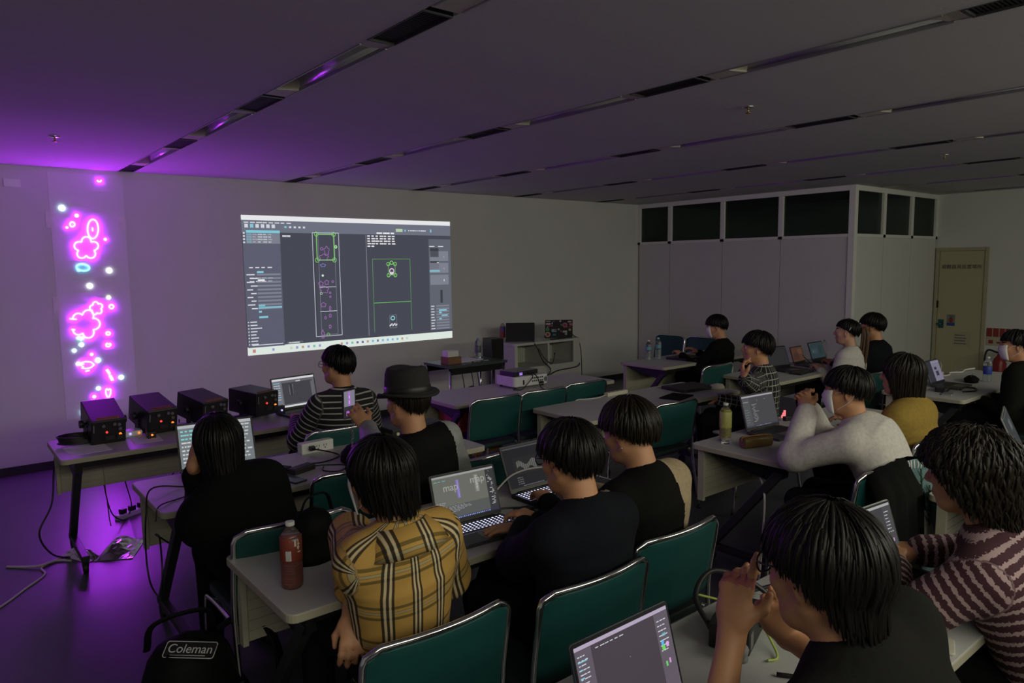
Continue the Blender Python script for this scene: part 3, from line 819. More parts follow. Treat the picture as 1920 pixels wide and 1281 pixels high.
def np_mesh(name, V, F, mats, parent=None, mi=None, uv=None):
    me = bpy.data.meshes.new(name)
    me.vertices.add(len(V)); me.vertices.foreach_set('co', np.asarray(V, np.float32).ravel())
    me.loops.add(F.size); me.loops.foreach_set('vertex_index', F.astype(np.int32).ravel())
    me.polygons.add(len(F)); me.polygons.foreach_set('loop_start', np.arange(0, F.size, F.shape[1], dtype=np.int32))
    me.update(calc_edges=True); me.validate()
    me.polygons.foreach_set('use_smooth', np.ones(len(me.polygons), bool))
    for m in (mats if isinstance(mats, (list, tuple)) else [mats]): me.materials.append(m)
    if mi is not None and len(mi) == len(me.polygons): me.polygons.foreach_set('material_index', mi.astype(np.int32))
    if uv is not None:
        l = me.uv_layers.new(name='UVMap'); vi = np.zeros(len(me.loops), np.int32); me.loops.foreach_get('vertex_index', vi)
        l.data.foreach_set('uv', uv[vi].astype(np.float32).ravel())
    o = bpy.data.objects.new(name, me); col.objects.link(o)
    if parent: o.parent = parent
    return o
def normals(V, F):
    a = V[F[:, 0]]; n = np.cross(V[F[:, 2]]-a, V[F[:, 3]]-V[F[:, 1]])
    N = np.zeros_like(V)
    for i in range(4): np.add.at(N, F[:, i], n)
    return N/(np.linalg.norm(N, axis=1)[:, None]+1e-12)
def wave(V, f, seed):
    r = np.random.RandomState(seed); o = np.zeros(len(V))
    for i in range(7):
        d = r.randn(3); d /= np.linalg.norm(d)
        o += np.sin((V+.02*np.sin(V[:, [1, 2, 0]]*f*.7))@d*f*r.uniform(.6, 1.6)+r.uniform(0, 6.28))
    return o/7
def rotm(yaw, pitch, roll):
    """rows = local x, y, z axes in the body frame; yaw + turns to the person's left, pitch + looks up, roll + tips to the right"""
    cy, sy = math.cos(yaw), math.sin(yaw); cp, sp = math.cos(pitch), math.sin(pitch); cr, sr = math.cos(roll), math.sin(roll)
    f = V3(-sy*cp, cy*cp, sp); x = V3(cy, sy, 0); z = np.cross(x, f)
    x2 = cr*x-sr*z; z2 = sr*x+cr*z
    return np.stack([x2, f, z2])
def ik(S, W, a, b, pole):
    S, W = np.array(S, float), np.array(W, float); v = W-S; d = np.linalg.norm(v)
    if d > (a+b)*.995: W = S+v/d*(a+b)*.995; v = W-S; d = np.linalg.norm(v)
    u = v/d; p = (a*a-b*b+d*d)/(2*d); h = math.sqrt(max(0, a*a-p*p))
    q = np.array(pole, float); q = unit(q-u*(q@u))
    return S+u*p+q*h, W
def hand(F, W, d, n, side, curl=(.5, .55, .6, .65), thumb=.35, spread=.06, k=.008, sc_=1.0, base=None):
    """palm and five fingers; d along the hand, n out of the palm, side +1 = right hand"""
    d = unit(d); n = unit(n-d*(n@d)); lat = np.cross(d, n)*side
    F.cone(W-d*.02, W+d*.035*sc_, .026*sc_, .034*sc_, .02, n, .62)
    F.cone(W+d*.03*sc_-lat*.012*sc_, W+d*.078*sc_-lat*.016*sc_, .026*sc_, .020*sc_, .015, n, .6)
    F.cone(W+d*.03*sc_+lat*.012*sc_, W+d*.078*sc_+lat*.018*sc_, .026*sc_, .020*sc_, .015, n, .6)
    for i, (o, L0) in enumerate(((.031, .072), (.0105, .080), (-.0105, .075), (-.030, .058))):
        p = W+(d*(.086-.004*abs(i-1.2))+lat*o)*sc_; c = curl[i]; r = (.0092, .0095, .009, .008)[i]*sc_
        dd = unit(d+lat*(1.5-i)*spread)
        for j, fr in enumerate((.45, .32, .25)):
            a = c*(.75 if j == 0 else 1.0)
            dd = unit(dd*math.cos(a)+n*math.sin(a)) if j == 0 else unit(dd*math.cos(a)+unit(n-dd*(n@dd))*math.sin(a))
            q = p+dd*L0*fr*sc_; F.cone(p, q, r*(1-.08*j), r*(1-.08*(j+1)), k); p = q
    p = W+(d*.022+lat*.028)*sc_; t1 = unit(d*.65+lat*(.75-thumb*.7)+n*(.25+thumb)); t2 = unit(d*.9+lat*(.25-thumb*.6)+n*(.15+thumb))
    F.cone(p-t1*.01, p+t1*.042*sc_, .0145*sc_, .0115*sc_, .014); p = p+t1*.042*sc_
    F.cone(p, p+t2*.032*sc_, .011*sc_, .0085*sc_, k)
def head_prims(F, C, R, neckpt, female=False, nk=.052):
    P = lambda x, y, z: C+x*R[0]+y*R[1]+z*R[2]
    F.ell(P(0, -.015, .03), R, (.074, .094, .083), .02)
    F.ell(P(0, .022, -.035), R, (.060, .066, .078), .03)
    F.cone(P(-.02, .035, -.085), P(.02, .035, -.085), .030, .030, .03)
    F.cone(P(0, .045, -.09), P(0, .066, -.097), .024, .017, .02)
    for s in (-1, 1):
        F.cone(P(s*.052, -.002, -.055), P(s*.022, .05, -.092), .020, .016, .025)
        F.ell(P(s*.036, .056, -.026), R, (.026, .024, .024), .02)
    F.cone(P(-.036, .074, .021), P(.036, .074, .021), .013, .013, .018)
    for s in (-1, 1): F.ell(P(s*.032, .098, .001), R, (.017, .018, .012), .014, sub=True)
    F.cone(P(0, .083, .012), P(0, .102, -.026), .0075, .0115, .012)
    for s in (-1, 1): F.ell(P(s*.011, .094, -.031), R, (.0085, .010, .0075), .008)
    F.cone(P(-.017, .083, -.057), P(.017, .083, -.057), .0075, .0075, .008)
    F.cone(P(-.015, .082, -.069), P(.015, .082, -.069), .0085, .0085, .008)
    for s in (-1, 1): F.ell(P(s*.032, .074, .001), R, (.0135, .0135, .0125), .004)
    for s in (-1, 1):
        Re = np.stack([unit(R[0]+s*-.35*R[1]), unit(R[1]+s*.35*R[0]), R[2]])
        F.ell(P(s*.076, -.012, -.012), Re, (.010, .020, .031), .008)
        F.ell(P(s*.084, -.006, -.010), Re, (.007, .011, .020), .004, sub=True)
        F.ell(P(s*.072, -.006, -.040), Re, (.008, .010, .010), .006)
    F.cone(P(0, -.028, -.055), neckpt+V3(0, .0, -.05), nk, nk+.008, .03)
HAIRSTYLES = dict(
    # |azimuth| knots 0 front, ear side, nape: polar limit (radians), extra drop (m)
    short=dict(lim=(1.50, 1.48, 1.62, 1.70, 2.02, 2.12), drop=(0, 0, 0, 0, 0, 0), vol=(.087, .111, .104)),
    bowl=dict(lim=(1.66, 1.62, 1.70, 1.76, 1.98, 2.05), drop=(0, 0, 0, 0, .0, 0), vol=(.096, .118, .110)),
    fluffy=dict(lim=(1.62, 1.60, 1.66, 1.76, 2.02, 2.08), drop=(0, 0, 0, 0, .0, 0), vol=(.100, .122, .116)),
    mop=dict(lim=(1.58, 1.58, 1.66, 1.72, 2.0, 2.05), drop=(0, 0, 0, .01, .05, .065), vol=(.095, .120, .110)),
    bob=dict(lim=(1.60, 1.58, 1.64, 1.65, 1.65, 1.65), drop=(0, 0, .04, .10, .105, .11), vol=(.094, .114, .106)),
    long=dict(lim=(1.55, 1.55, 1.6, 1.6, 1.6, 1.6), drop=(0, .05, .14, .20, .22, .23), vol=(.093, .114, .106)),
    curly=dict(lim=(1.60, 1.58, 1.60, 1.62, 1.62, 1.62), drop=(0, 0, .04, .11, .14, .15), vol=(.112, .134, .122)),
    tied=dict(lim=(1.45, 1.42, 1.50, 1.60, 1.95, 2.0), drop=(0, .0, .0, 0, 0, 0), vol=(.084, .108, .101)),
)
KNOT = [0, .75, 1.15, 1.6, 2.3, PI]
def hair(parent, C, R, style, m, seed=0, n=320, wob=.004, lw=.0075, curl=0.0, name='hair'):
    h = HAIRSTYLES[style]; rs = np.random.RandomState(seed)
    vol = np.array(h['vol'])*.965; cen = np.array((0, -.014, .020))
    tilt = -.16; ct, st = math.cos(tilt), math.sin(tilt)
    noise_a = rs.uniform(0, 6.28, 6)
    def lim(az): a = np.abs((az+PI) % (2*PI)-PI); return np.interp(a, KNOT, h['lim']), np.interp(a, KNOT, h['drop'])
    def surf(az, s, off):
        """az array, s in 0..1+ along the strand, off radial offset -> head-frame points"""
        l, dr = lim(az); tot = l+dr/.10; t = s*tot; ph = np.minimum(t, l)
        d = np.stack([np.sin(ph)*np.sin(az), np.sin(ph)*np.cos(az), np.cos(ph)], -1)
        d = np.stack([d[..., 0], d[..., 1]*ct+d[..., 2]*st, d[..., 2]*ct-d[..., 1]*st], -1)
        p = cen+d*(vol+np.asarray(off)[..., None]*1.0)
        ex = np.clip(t-l, 0, None)*.10
        p = p+np.stack([-d[..., 0]*ex*.12, -d[..., 1]*ex*.05, -ex], -1)
        return p
    na, ns = 84, 22
    az = np.linspace(-PI, PI, na, endpoint=False); ss = np.linspace(0.0, 1, ns)
    A, Sg = np.meshgrid(az, ss, indexing='ij')
    jit = rs.uniform(.90, 1.03, na); jit = (jit+np.roll(jit, 1))/2
    off = wob*(np.sin(A*9+noise_a[0]+Sg*2)+.7*np.sin(A*17+noise_a[1]-Sg*3)+.5*np.sin(A*31+noise_a[2]))*np.clip(Sg*2, 0, 1)
    if curl: off = off+curl*.5*np.sin(Sg*24+A*5+noise_a[3])*np.sin(A*12+Sg*9)
    outer = surf(A, Sg*jit[:, None], off); inner = surf(A, Sg*jit[:, None]*.97, off*0-.020-.006*Sg)
    V = np.concatenate([outer.reshape(-1, 3), inner.reshape(-1, 3)]); O = na*ns; Fq = []
    for i in range(na):
        j = (i+1) % na
        for k in range(ns-1):
            a, b2, c, d = i*ns+k, j*ns+k, j*ns+k+1, i*ns+k+1
            Fq.append((a, d, c, b2)); Fq.append((O+a, O+b2, O+c, O+d))
        a, b2 = i*ns+ns-1, j*ns+ns-1; Fq.append((a, O+a, O+b2, b2))
    Vs = [V]; Fs = [np.array(Fq)]; base = len(V)
    rows, sides = 12, 5
    for q in range(n):
        a0 = rs.uniform(-PI, PI); s0 = rs.uniform(0.05, .55); s1 = rs.uniform(.9, 1.07)
        s = np.linspace(s0, s1, rows); sw = rs.uniform(-.25, .25)
        aa = a0+sw*(s-s0)+(curl*6*np.sin(s*15+rs.uniform(0, 6)) if curl else 0)
        lift = rs.uniform(.0005, .0045)
        o = lift+wob*.7*np.sin(s*6+rs.uniform(0, 6))+(curl*np.sin(s*rs.uniform(16, 26)+rs.uniform(0, 6)) if curl else 0)
        o = o+.004*np.clip(s-.9, 0, 1)*rs.uniform(-2, 8)
        P = surf(aa, s, o)
        T = np.gradient(P, axis=0); T /= np.linalg.norm(T, axis=1)[:, None]+1e-9
        out = P-cen; out /= np.linalg.norm(out, axis=1)[:, None]; lt = np.cross(T, out); lt /= np.linalg.norm(lt, axis=1)[:, None]+1e-9
        wdt = lw*rs.uniform(.6, 1.3)*np.sin(np.clip((np.arange(rows)+.6)/(rows-.1), 0, 1)*PI)**.6
        wdt[-1] = .0006
        rg_ = []
        for k in range(sides):
            an = 2*PI*k/sides; rg_.append(P+lt*(wdt*math.cos(an))[:, None]+out*(wdt*.45*math.sin(an))[:, None])
        G = np.stack(rg_, 1).reshape(-1, 3); Vs.append(G)
        i0 = np.arange(rows-1)[:, None]*sides; kk = np.arange(sides)[None]; k2 = (kk+1) % sides
        f = np.stack([i0+kk, i0+k2, i0+sides+k2, i0+sides+kk], -1).reshape(-1, 4)+base
        Fs.append(f); base += len(G)
    V = np.concatenate(Vs); F = np.concatenate(Fs)
    V = C+V@R
    return np_mesh(name, V, F, m, parent)

def person(label, head, yaw=0, hyaw=0, hpitch=0, hroll=0, back=.02, side=0.0, hair_=('short', 'hair'), top=None, top_name='shirt', trousers=(0.012, 0.012, 0.014),
           L=None, Rr=None, Lp=(-.6, -.5, -1), Rp=(.6, -.5, -1), female=False, sleeve=1.0, res=.009, skin='skin', hand_l={}, hand_r={}, Ld=None, Ln=None, Rd=None, Rn=None,
           mask=False, glasses=False, collar=None, bulk=1.0, loose=.012, wr=.005, seed=1, scale=1.0, legs=True, hairk={}, pelz=.56, slouch=.0, extra=None, hem=.0, name='person', sh_drop=0.0, earring=False, headscale=1.0):
    """seated person; head = world position of the head's centre; body faces +y turned by yaw; L/Rr = wrists in the body frame (x right, y forward from pelvis, z up)"""
    cz, sz = math.cos(yaw), math.sin(yaw)
    head = np.array(head, float)
    # pelvis sits `back` behind and `side` to the right of the head
    px_ = head[0]+cz*side+sz*back; py_ = head[1]+sz*side-cz*back
    def toloc(p): d = np.array(p, float)-V3(px_, py_, 0); return V3(cz*d[0]+sz*d[1], -sz*d[0]+cz*d[1], d[2])
    C = toloc(head); R = rotm(hyaw, hpitch, hroll)
    hip = V3(0, 0, pelz); NB = C-R[2]*.150*headscale-R[1]*.035+V3(0, -.028, -.03)
    X = V3(1, 0, 0); sp = unit(NB-hip); X = unit(X-sp*(X@sp)); nrm = np.cross(sp, X)*-1
    nrm = unit(np.cross(X, sp))*-1
    if nrm[1] < 0: nrm = -nrm
    b = bulk*(.93 if female else 1.0); sw = (.142 if female else .160)*bulk
    waist = hip+(NB-hip)*.38-nrm*slouch; chest = hip+(NB-hip)*.70-nrm*slouch*.9
    S = {s: NB+X*s*sw-sp*(.055+sh_drop)+nrm*.012 for s in (-1, 1)}
    dl = V3(-.17, .36, .745) if L is None else (toloc(L[1]) if L[0] == 'w' else V3(*L)); dr_ = V3(.17, .36, .745) if Rr is None else (toloc(Rr[1]) if Rr[0] == 'w' else V3(*Rr))
    E = {}; W = {}
    E[-1], W[-1] = ik(S[-1], dl, .285, .255, Lp); E[1], W[1] = ik(S[1], dr_, .285, .255, Rp)
    kn = {s: V3(s*.115, .40, .515) for s in (-1, 1)}; an = {s: V3(s*.12, .40, .10) for s in (-1, 1)}; hj = {s: V3(s*.085, .0, pelz-.02) for s in (-1, 1)}
    pts = [C, hip]+list(E.values())+list(W.values())+list(S.values())
    lo = np.min(pts, 0)-V3(.24, .26, .14); hi = np.max(pts, 0)+V3(.24, .26, .16)
    def torso(F, o, k=.05, low=0.0):
        F.cone(hip-sp*(.06+low), waist, .160*b+o, .136*b+o, k, nrm, .74); F.cone(waist, chest, .136*b+o, .150*b+o, k, nrm, .68)
        F.cone(chest, NB-sp*.085, .146*b+o, .105*b+o, k, nrm, .70)
        F.cone(S[-1]*.88+S[1]*.12, S[1]*.88+S[-1]*.12, .054+o*.8, .054+o*.8, k)
        for s in (-1, 1): F.cone(S[s]*.55+S[-s]*.45+sp*.02, NB-sp*.012, .040+o*.7, .042+o*.6, .05)
    # --- body: one continuous skin surface
    F = Field(lo, hi, min(res, .0068))
    torso(F, -.022)
    head_prims(F, C, R*1.0, NB, female, .047 if female else .054)
    for s in (-1, 1):
        F.cone(S[s], E[s], .047, .040, .04); F.cone(E[s], W[s], .039, .026, .02)
    for s, Dd, Nn, kw in ((-1, Ld, Ln, hand_l), (1, Rd, Rn, hand_r)):
        d = unit(W[s]-E[s]) if Dd is None else unit(V3(*Dd)); n = V3(0, .2, -1) if Nn is None else V3(*Nn)
        if abs(unit(n)@d) > .96: n = V3(0, 1, .1)
        hand(F, W[s]+d*.012, d, n, s, **kw)
    F.cone(hj[-1]+V3(0, .05, 0), hj[1]+V3(0, .05, 0), .085, .085, .04)
    V, Q = F.mesh()
    # face features by place on the head
    fc = (V[Q].mean(1)-C)@R.T; mi = np.zeros(len(Q), int)
    for s in (-1, 1):
        de = np.linalg.norm((fc-V3(s*.032, .076, .001))/V3(1, 1, .62), axis=1); eye = (de < .0155) & (fc[:, 1] > .076)
        mi[eye] = 2; mi[eye & (np.hypot(fc[:, 0]-s*.032, fc[:, 2]-.001) < .0058)] = 3
        br = (np.abs(fc[:, 0]-s*.032) < .020) & (np.abs(fc[:, 2]-.026-.003*np.cos((fc[:, 0]-s*.03)*60)) < .0042) & (fc[:, 1] > .06); mi[br] = 4
    lp = (np.abs(fc[:, 0]) < .0235) & (np.abs(fc[:, 2]+.063) < .0115-.010*(np.abs(fc[:, 0])/.0235)**2) & (fc[:, 1] > .07); mi[lp] = 1
    hm = M[hair_[1]]
    body = np_mesh(name, V, Q, [M[skin], M['lip'], M['eyewhite'], M['iris'], hm], None, mi)
    body.location = (px_, py_, 0); body.rotation_euler = (0, 0, yaw)
    tag(body, label, 'person', 'seated people')
    # --- clothing
    bones = [('t', hip-sp*.1, NB, .16)]+[('u%d' % s, S[s], E[s], .055) for s in (-1, 1)]+[('f%d' % s, E[s], W[s], .045) for s in (-1, 1)]
    F = Field(lo, hi, res)
    torso(F, loose, .06, .05+hem)
    for s in (-1, 1):
        fr = min(1, sleeve*2); e2 = S[s]+(E[s]-S[s])*fr
        F.cone(S[s], e2, .052*b+loose*.85, .046*b+loose*.9, .04)
        if sleeve > .5:
            f2 = E[s]+(W[s]-E[s])*(sleeve-.5)*2*.97
            F.cone(E[s], f2, .045*b+loose*.9, .032+loose*.75, .03)
            if sleeve > .9: F.cone(f2-unit(W[s]-E[s])*.03, f2, .036+loose*.3, .036+loose*.3, .008)
    # neck opening
    F.cone(NB+sp*.0+(C-NB)*.10, C-R[2]*.02, .046, .062, .012, sub=True)
    V, Q = F.mesh(); N = normals(V, Q)
    el = np.exp(-np.min([np.linalg.norm(V-E[s], axis=1) for s in (-1, 1)], 0)**2/.018)
    V = V+N*((wave(V, 22, seed)*wr+wave(V*V3(1, 1, .45), 48, seed+9)*wr*.45)*(.7+.9*el))[:, None]
    best = np.full(len(V), 9.0); bidx = np.zeros(len(V), int); uv = np.zeros((len(V), 2))
    for nm, a, c, r in bones:
        ba = c-a; t = np.clip(((V-a)@ba)/(ba@ba), 0, 1); q = V-a-t[:, None]*ba; dd = np.linalg.norm(q, axis=1)-r
        ax = unit(ba); e1 = unit(X-ax*(X@ax)) if nm == 't' or abs(X@ax) < .9 else unit(nrm-ax*(nrm@ax)); e2 = np.cross(ax, e1)
        rr = .16 if nm == 't' else .068
        ang = np.arctan2(q@e1, -(q@e2) if (e2@nrm) > 0 else (q@e2))
        u = ang*rr+(0 if nm == 't' else .31*(1 if '1' in nm and '-' not in nm else -1)); v = ((V-a)@ax)+(.0 if nm == 't' else (.29 if nm[0] == 'f' else 0))
        m = dd < best; best[m] = dd[m]; bidx[m] = [bb[0] for bb in bones].index(nm); uv[m, 0] = u[m]; uv[m, 1] = v[m]
    uv = uv+V3(0.046, 10, 0)[:2]
    mi = None; tm = top
    if isinstance(top, (list, tuple)) and callable(top[-1]):
        mi = top[-1]((V[Q].mean(1)-NB), X, nrm, sp, bidx[Q[:, 0]]); tm = list(top[:-1])
    shirt = np_mesh(top_name, V, Q, tm, body, mi, uv)
    if collar:
        kind, cm_ = collar
        mb = MB(); axn = unit(unit(C-R[1]*.03-NB)+sp*.6)
        e1 = unit(X-axn*(X@axn)); e2 = np.cross(axn, e1)
        if e2@nrm < 0: e2 = -e2
        c0 = NB-sp*.004-nrm*.002
        prof = {'rib': [(.064, .0), (.067, .012), (.062, .024), (.057, .022), (.056, .004)], 'fold': [(.088, -.030), (.072, .012), (.062, .032), (.057, .030), (.058, .0)],
                'wide': [(.140, -.030), (.118, .010), (.082, .046), (.072, .043), (.074, .01)], 'band': [(.062, -.004), (.060, .03), (.056, .03), (.056, 0)]}[kind]
        rings = []
        gap = {'rib': 0, 'band': 0.0, 'fold': .38, 'wide': .45}[kind]
        for k in range(33):
            a = PI/2+gap+(2*PI-2*gap)*k/32
            ring = []
            for r, z in prof: ring.append(Vector(c0+(e1*math.cos(a)*r*1.02+e2*math.sin(a)*r*.95)+axn*(z-.010*math.sin(a))))
            rings.append(ring)
        o = mb.loft(rings, True, True).build('collar', cm_, body, smooth_all=False)
        l = o.data.uv_layers.new(name='UVMap')
        for li, lp_ in enumerate(o.data.loops):
            co = o.data.vertices[lp_.vertex_index].co; l.data[li].uv = (co.x+.046, co.z*.7+co.y*.5)
    if legs:
        lo2, hi2 = V3(-.30, -.24, .03), V3(.30, .58, .74); F = Field(lo2, hi2, max(res, .010))
        F.cone(hip-sp*.06, hip+sp*.08, .172*b, .160*b, .05, nrm, .74)
        for s in (-1, 1): F.cone(hj[s], kn[s], .090, .066, .04); F.cone(kn[s], an[s], .064, .048, .03)
        V, Q = F.mesh(); V = V+normals(V, Q)*(wave(V, 26, seed+3)*.004)[:, None]
        np_mesh('trousers', V, Q, fabric('trousers_%d' % seed, trousers), body)
        for s in (-1, 1):
            mb = MB(); rings = []
            for t in range(9):
                y = an[s][1]-.09+.25*t/8; wd = .043*math.sin(PI*min(1, (t+.9)/9.6))**.5; hh = .075 if t < 4 else .075-.045*(t-3)/5
                rings.append([(an[s][0]+wd*math.cos(2*PI*k/12), y, .004+max(0, hh*(.5+.5*math.sin(2*PI*k/12)))) for k in range(12)])
            mb.loft(rings).build('shoe', M['black'], body)
    P = lambda x, y, z: C+x*R[0]+y*R[1]+z*R[2]
    if hair_[0]: hair(body, C, R, hair_[0], hm, seed, **hairk)
    if mask:
        mb = MB(); rows = []
        for i in range(9):
            v = i/8; z = .002-.100*v; row = []
            for k in range(15):
                u = -1+2*k/14; x = .066*math.sin(u*1.25)/math.sin(1.25); yy = .024+(.083-.03*abs(v-.28))*math.cos(u*1.12)**.8
                row.append((x, yy+.006*math.sin(v*PI)*math.cos(u*1.5), z+.010*abs(u)*(1-2*v)))
            rows.append(row)
        a = [[Vector(P(*q)) for q in r] for r in rows]; b3 = [[Vector(P(q[0]*.95, q[1]-.003, q[2])) for q in r] for r in rows]
        mb.loft([x+list(reversed(y)) for x, y in zip(a, b3)])
        o = mb.build('face_mask', M['mask'], body)
        for s in (-1, 1):
            MB().tube(spline([P(s*.066, .052, -.004), P(s*.076, .02, .004), P(s*.083, -.018, .006), P(s*.082, -.03, -.02), P(s*.076, .0, -.055), P(s*.064, .045, -.088)], 5), .0015, 5).build('ear_loop', M['mask'], o)
    if glasses:
        mb = MB()
        for s in (-1, 1):
            mb.tube([P(s*.033+.026*math.cos(a), .101-.004*abs(math.cos(a)), -.001+.020*math.sin(a)) for a in np.linspace(0, 2*PI, 25)], .0019, 6)
            mb.tube(spline([P(s*.059, .096, .006), P(s*.074, .07, .008), P(s*.080, .01, .008), P(s*.082, -.018, -.006)], 5), .0021, 6)
        mb.tube([P(-.008, .103, .004), P(0, .106, .006), P(.008, .103, .004)], .0018, 6)
        g = mb.build('glasses', M['black'], body)
        for s in (-1, 1):
            MB().loft([[Vector(P(s*.033+r*math.cos(a), yy, -.001+r*.76*math.sin(a))) for a in np.linspace(0, 2*PI, 20, endpoint=False)] for r, yy in ((.025, .099), (.025, .1005))]).build('lens', M['lens'], g)
    if earring:
        for s in (-1, 1): MB().tube([P(s*.080+.0*a, -.006+.008*math.cos(a), -.054+.008*math.sin(a)) for a in np.linspace(0, 2*PI, 15)], .0016, 6).build('earring', M['chrome'], body)
    body['_ctx'] = 0; del body['_ctx']
    return dict(body=body, C=C, R=R, NB=NB, S=S, E=E, W=W, X=X, n=nrm, sp=sp, P=P, toworld=lambda p: V3(px_+cz*p[0]-sz*p[1], py_+sz*p[0]+cz*p[1], p[2]))
# ---------------------------------------------------------------- the people
W_ = lambda v: ('w', tuple(v))
stripe = stripe_mat('black_white_striped_knit', (0.012, 0.012, 0.013), (0.42, 0.41, 0.39), .034, .36, .58)
p1 = person('person in a black and white striped shirt and glasses at the front wall laptop', at(632, 684, 1.15), hyaw=.38, hpitch=.02, back=.03, hair_=('short', 'hair'), top=stripe, top_name='striped_shirt',
            glasses=True, collar=('rib', M['black']), seed=21, bulk=1.0, loose=.02, L=(-.14, .36, .76), Rr=(.2, .34, .75), hairk=dict(wob=.007), res=.010)
grey_sh = fabric('grey_satin_shirt', (0.30, 0.31, 0.31), .5); vest = fabric('black_vest_cloth', (0.012, 0.012, 0.012), .8)
def vest_fn(p, X, n, sp, bone): return ((bone == 0) & (np.abs(p@X) < .15)).astype(int)
p2 = person('person in a dark felt hat, black vest and grey shirt holding up a phone', at(762, 752, 1.14), hyaw=.22, hpitch=-.05, back=.0, side=.13, hair_=('short', 'hair_br'), top=[grey_sh, vest, vest_fn], top_name='vest_and_shirt',
            collar=('band', mat('olive_scarf', (.30, .28, .07), .8)), seed=22, loose=.022, wr=.009, L=W_(aty(688, 800, 3.30)), Lp=(-.7, -.2, -.9), Rr=(.2, .3, .72), Ld=(-.35, .5, .75), Ln=(.2, .9, -.1), hand_l=dict(curl=(.45, .5, .55, .6), thumb=.1), res=.0065)
p3 = person('person in a long black coat with long dark hair leaning on the left table', at(410, 830, 1.05), hyaw=-.15, hpitch=-.05, hroll=-.08, back=.12, side=.13, hair_=('long', 'hair'), top=fabric('black_coat_cloth', (0.008, 0.008, 0.009)), top_name='coat',
            female=True, bulk=1.05, loose=.042, seed=23, wr=.008, L=W_(aty(362, 872, 3.0)), Lp=(.25, .2, -1), Ld=(.25, .2, .8), Ln=(.9, .1, 0), hand_l=dict(curl=(.5, .5, .6, .6)), Rr=(.02, .32, .74), Rp=(.3, -.3, -1), hem=.10, sleeve=.84, res=.010)
plaid = plaid_mat()
p4 = person('person in a tan plaid shirt with short black bobbed hair at the red tea bottle', at(712, 890, 1.12), hyaw=.32, hpitch=-.10, hroll=-.08, back=-.02, side=.075, hair_=('bob', 'hair'), top=plaid, top_name='plaid_shirt', trousers=(.02, .02, .025),
            female=True, bulk=1.0, loose=.028, collar=('wide', plaid), mask=True, seed=24, wr=.007, L=W_(at(660, 1148, .685)), Lp=(.45, 1, .2), Rr=(.18, .30, .72), sleeve=.86, hem=.16, hairk=dict(n=560, lw=.0065), res=.007)
navy = fabric('navy_knit', (0.014, 0.016, 0.026))
p5 = person('person in a navy top and glasses with a hand on the backlit laptop', at(1066, 858, 1.11), hyaw=.10, hpitch=-.14, back=.03, side=.02, hair_=('fluffy', 'hair'), top=navy, top_name='navy_top', glasses=True, collar=('rib', navy), seed=25,
            bulk=1.0, loose=.026, L=W_(at(985, 990, .745)), Lp=(-.9, -.6, -.3), Ld=(-.65, .75, -.06), Ln=(0, 0, -1), hand_l=dict(curl=(.25, .2, .22, .3), thumb=.1), Rr=(.16, .38, .745), hem=.14, hairk=dict(n=520, lw=.0065), res=.008)
bk, bg = fabric('black_shirt_cloth', (0.011, 0.011, 0.011)), fabric('beige_shirt_cloth', (0.36, 0.28, 0.18))
def two_fn(p, X, n, sp, bone):
    q = p@X; return ((q > .052-.30*np.minimum(0, p@sp+.04)*.30) | ((q < -.20))).astype(int)
p6 = person('person in a black and beige shirt with an earring, third seat from the plaid shirt', at(1177, 808, 1.11), hyaw=.16, hpitch=-.22, back=.02, side=.05, hair_=('fluffy', 'hair_br'), top=[bk, bg, two_fn], top_name='two_tone_shirt', earring=True, collar=('band', bk), seed=26,
            loose=.025, Rr=(.12, .40, .74), L=(-.12, .40, .74), hem=.14, hairk=dict(n=520, lw=.0065, wob=.007), res=.008, slouch=.02)
p7 = person('masked person all in black at the table by the partition', at(1342, 612, 1.07), hyaw=.60, hpitch=-.12, back=.06, yaw=.1, hair_=('bowl', 'hair'), top=bk, top_name='shirt', mask=True, seed=27, res=.011, bulk=.95, collar=('rib', bk))
gridm = grid_mat('black_white_grid_cloth', (0.010, 0.010, 0.010), (0.42, 0.42, 0.40), .045, .42, .54)
p8 = person('person in a black shirt with a white grid pattern resting chin on hand', at(1418, 652, 1.10), yaw=.42, hyaw=.22, hpitch=.05, back=.05, hair_=('fluffy', 'hair'), top=gridm, top_name='grid_shirt', collar=('fold', M['mask']), seed=28,
            L=W_(atx(1392, 712, 4.17)), Lp=(-.2, .1, -1), Ld=(.15, .25, 1), Ln=(.3, -1, 0), hand_l=dict(curl=(.8, .9, 1., 1.)), Rr=(.10, .34, .66), res=.010, loose=.02)
white_b = fabric('white_blouse_cloth', (0.58, 0.56, 0.53))
p9 = person('person in a white blouse with a long brown ponytail facing the projection', at(1587, 622, 1.09), hyaw=.36, hpitch=.04, back=.05, female=True, hair_=('tied', 'hair'), top=white_b, top_name='white_blouse', L=(-.08, .24, .70), Rr=(.1, .28, .70), collar=('band', white_b), seed=29, res=.010, loose=.02, skin='skin_pale')
p10 = person('person in black sitting beyond the ponytailed person', at(1634, 611, 1.13), hyaw=.3, back=.09, hair_=('bowl', 'hair'), top=fabric('dark_navy_cloth', (0.012, 0.014, 0.022)), seed=30, res=.012, bulk=1.05)
p11 = person('person with long dark hair in a mustard jacket beside the white sweatshirt', at(1690, 702, 1.11), hyaw=.25, back=.03, side=.02, female=True, hair_=('long', 'hair_br'), top=fabric('mustard_jacket_cloth', (0.30, 0.20, 0.045)), top_name='mustard_jacket', seed=31, bulk=1.05, loose=.035, L=(-.2, .34, .74), res=.010)
sweat = fabric('pale_grey_sweatshirt_cloth', (0.60, 0.57, 0.54))
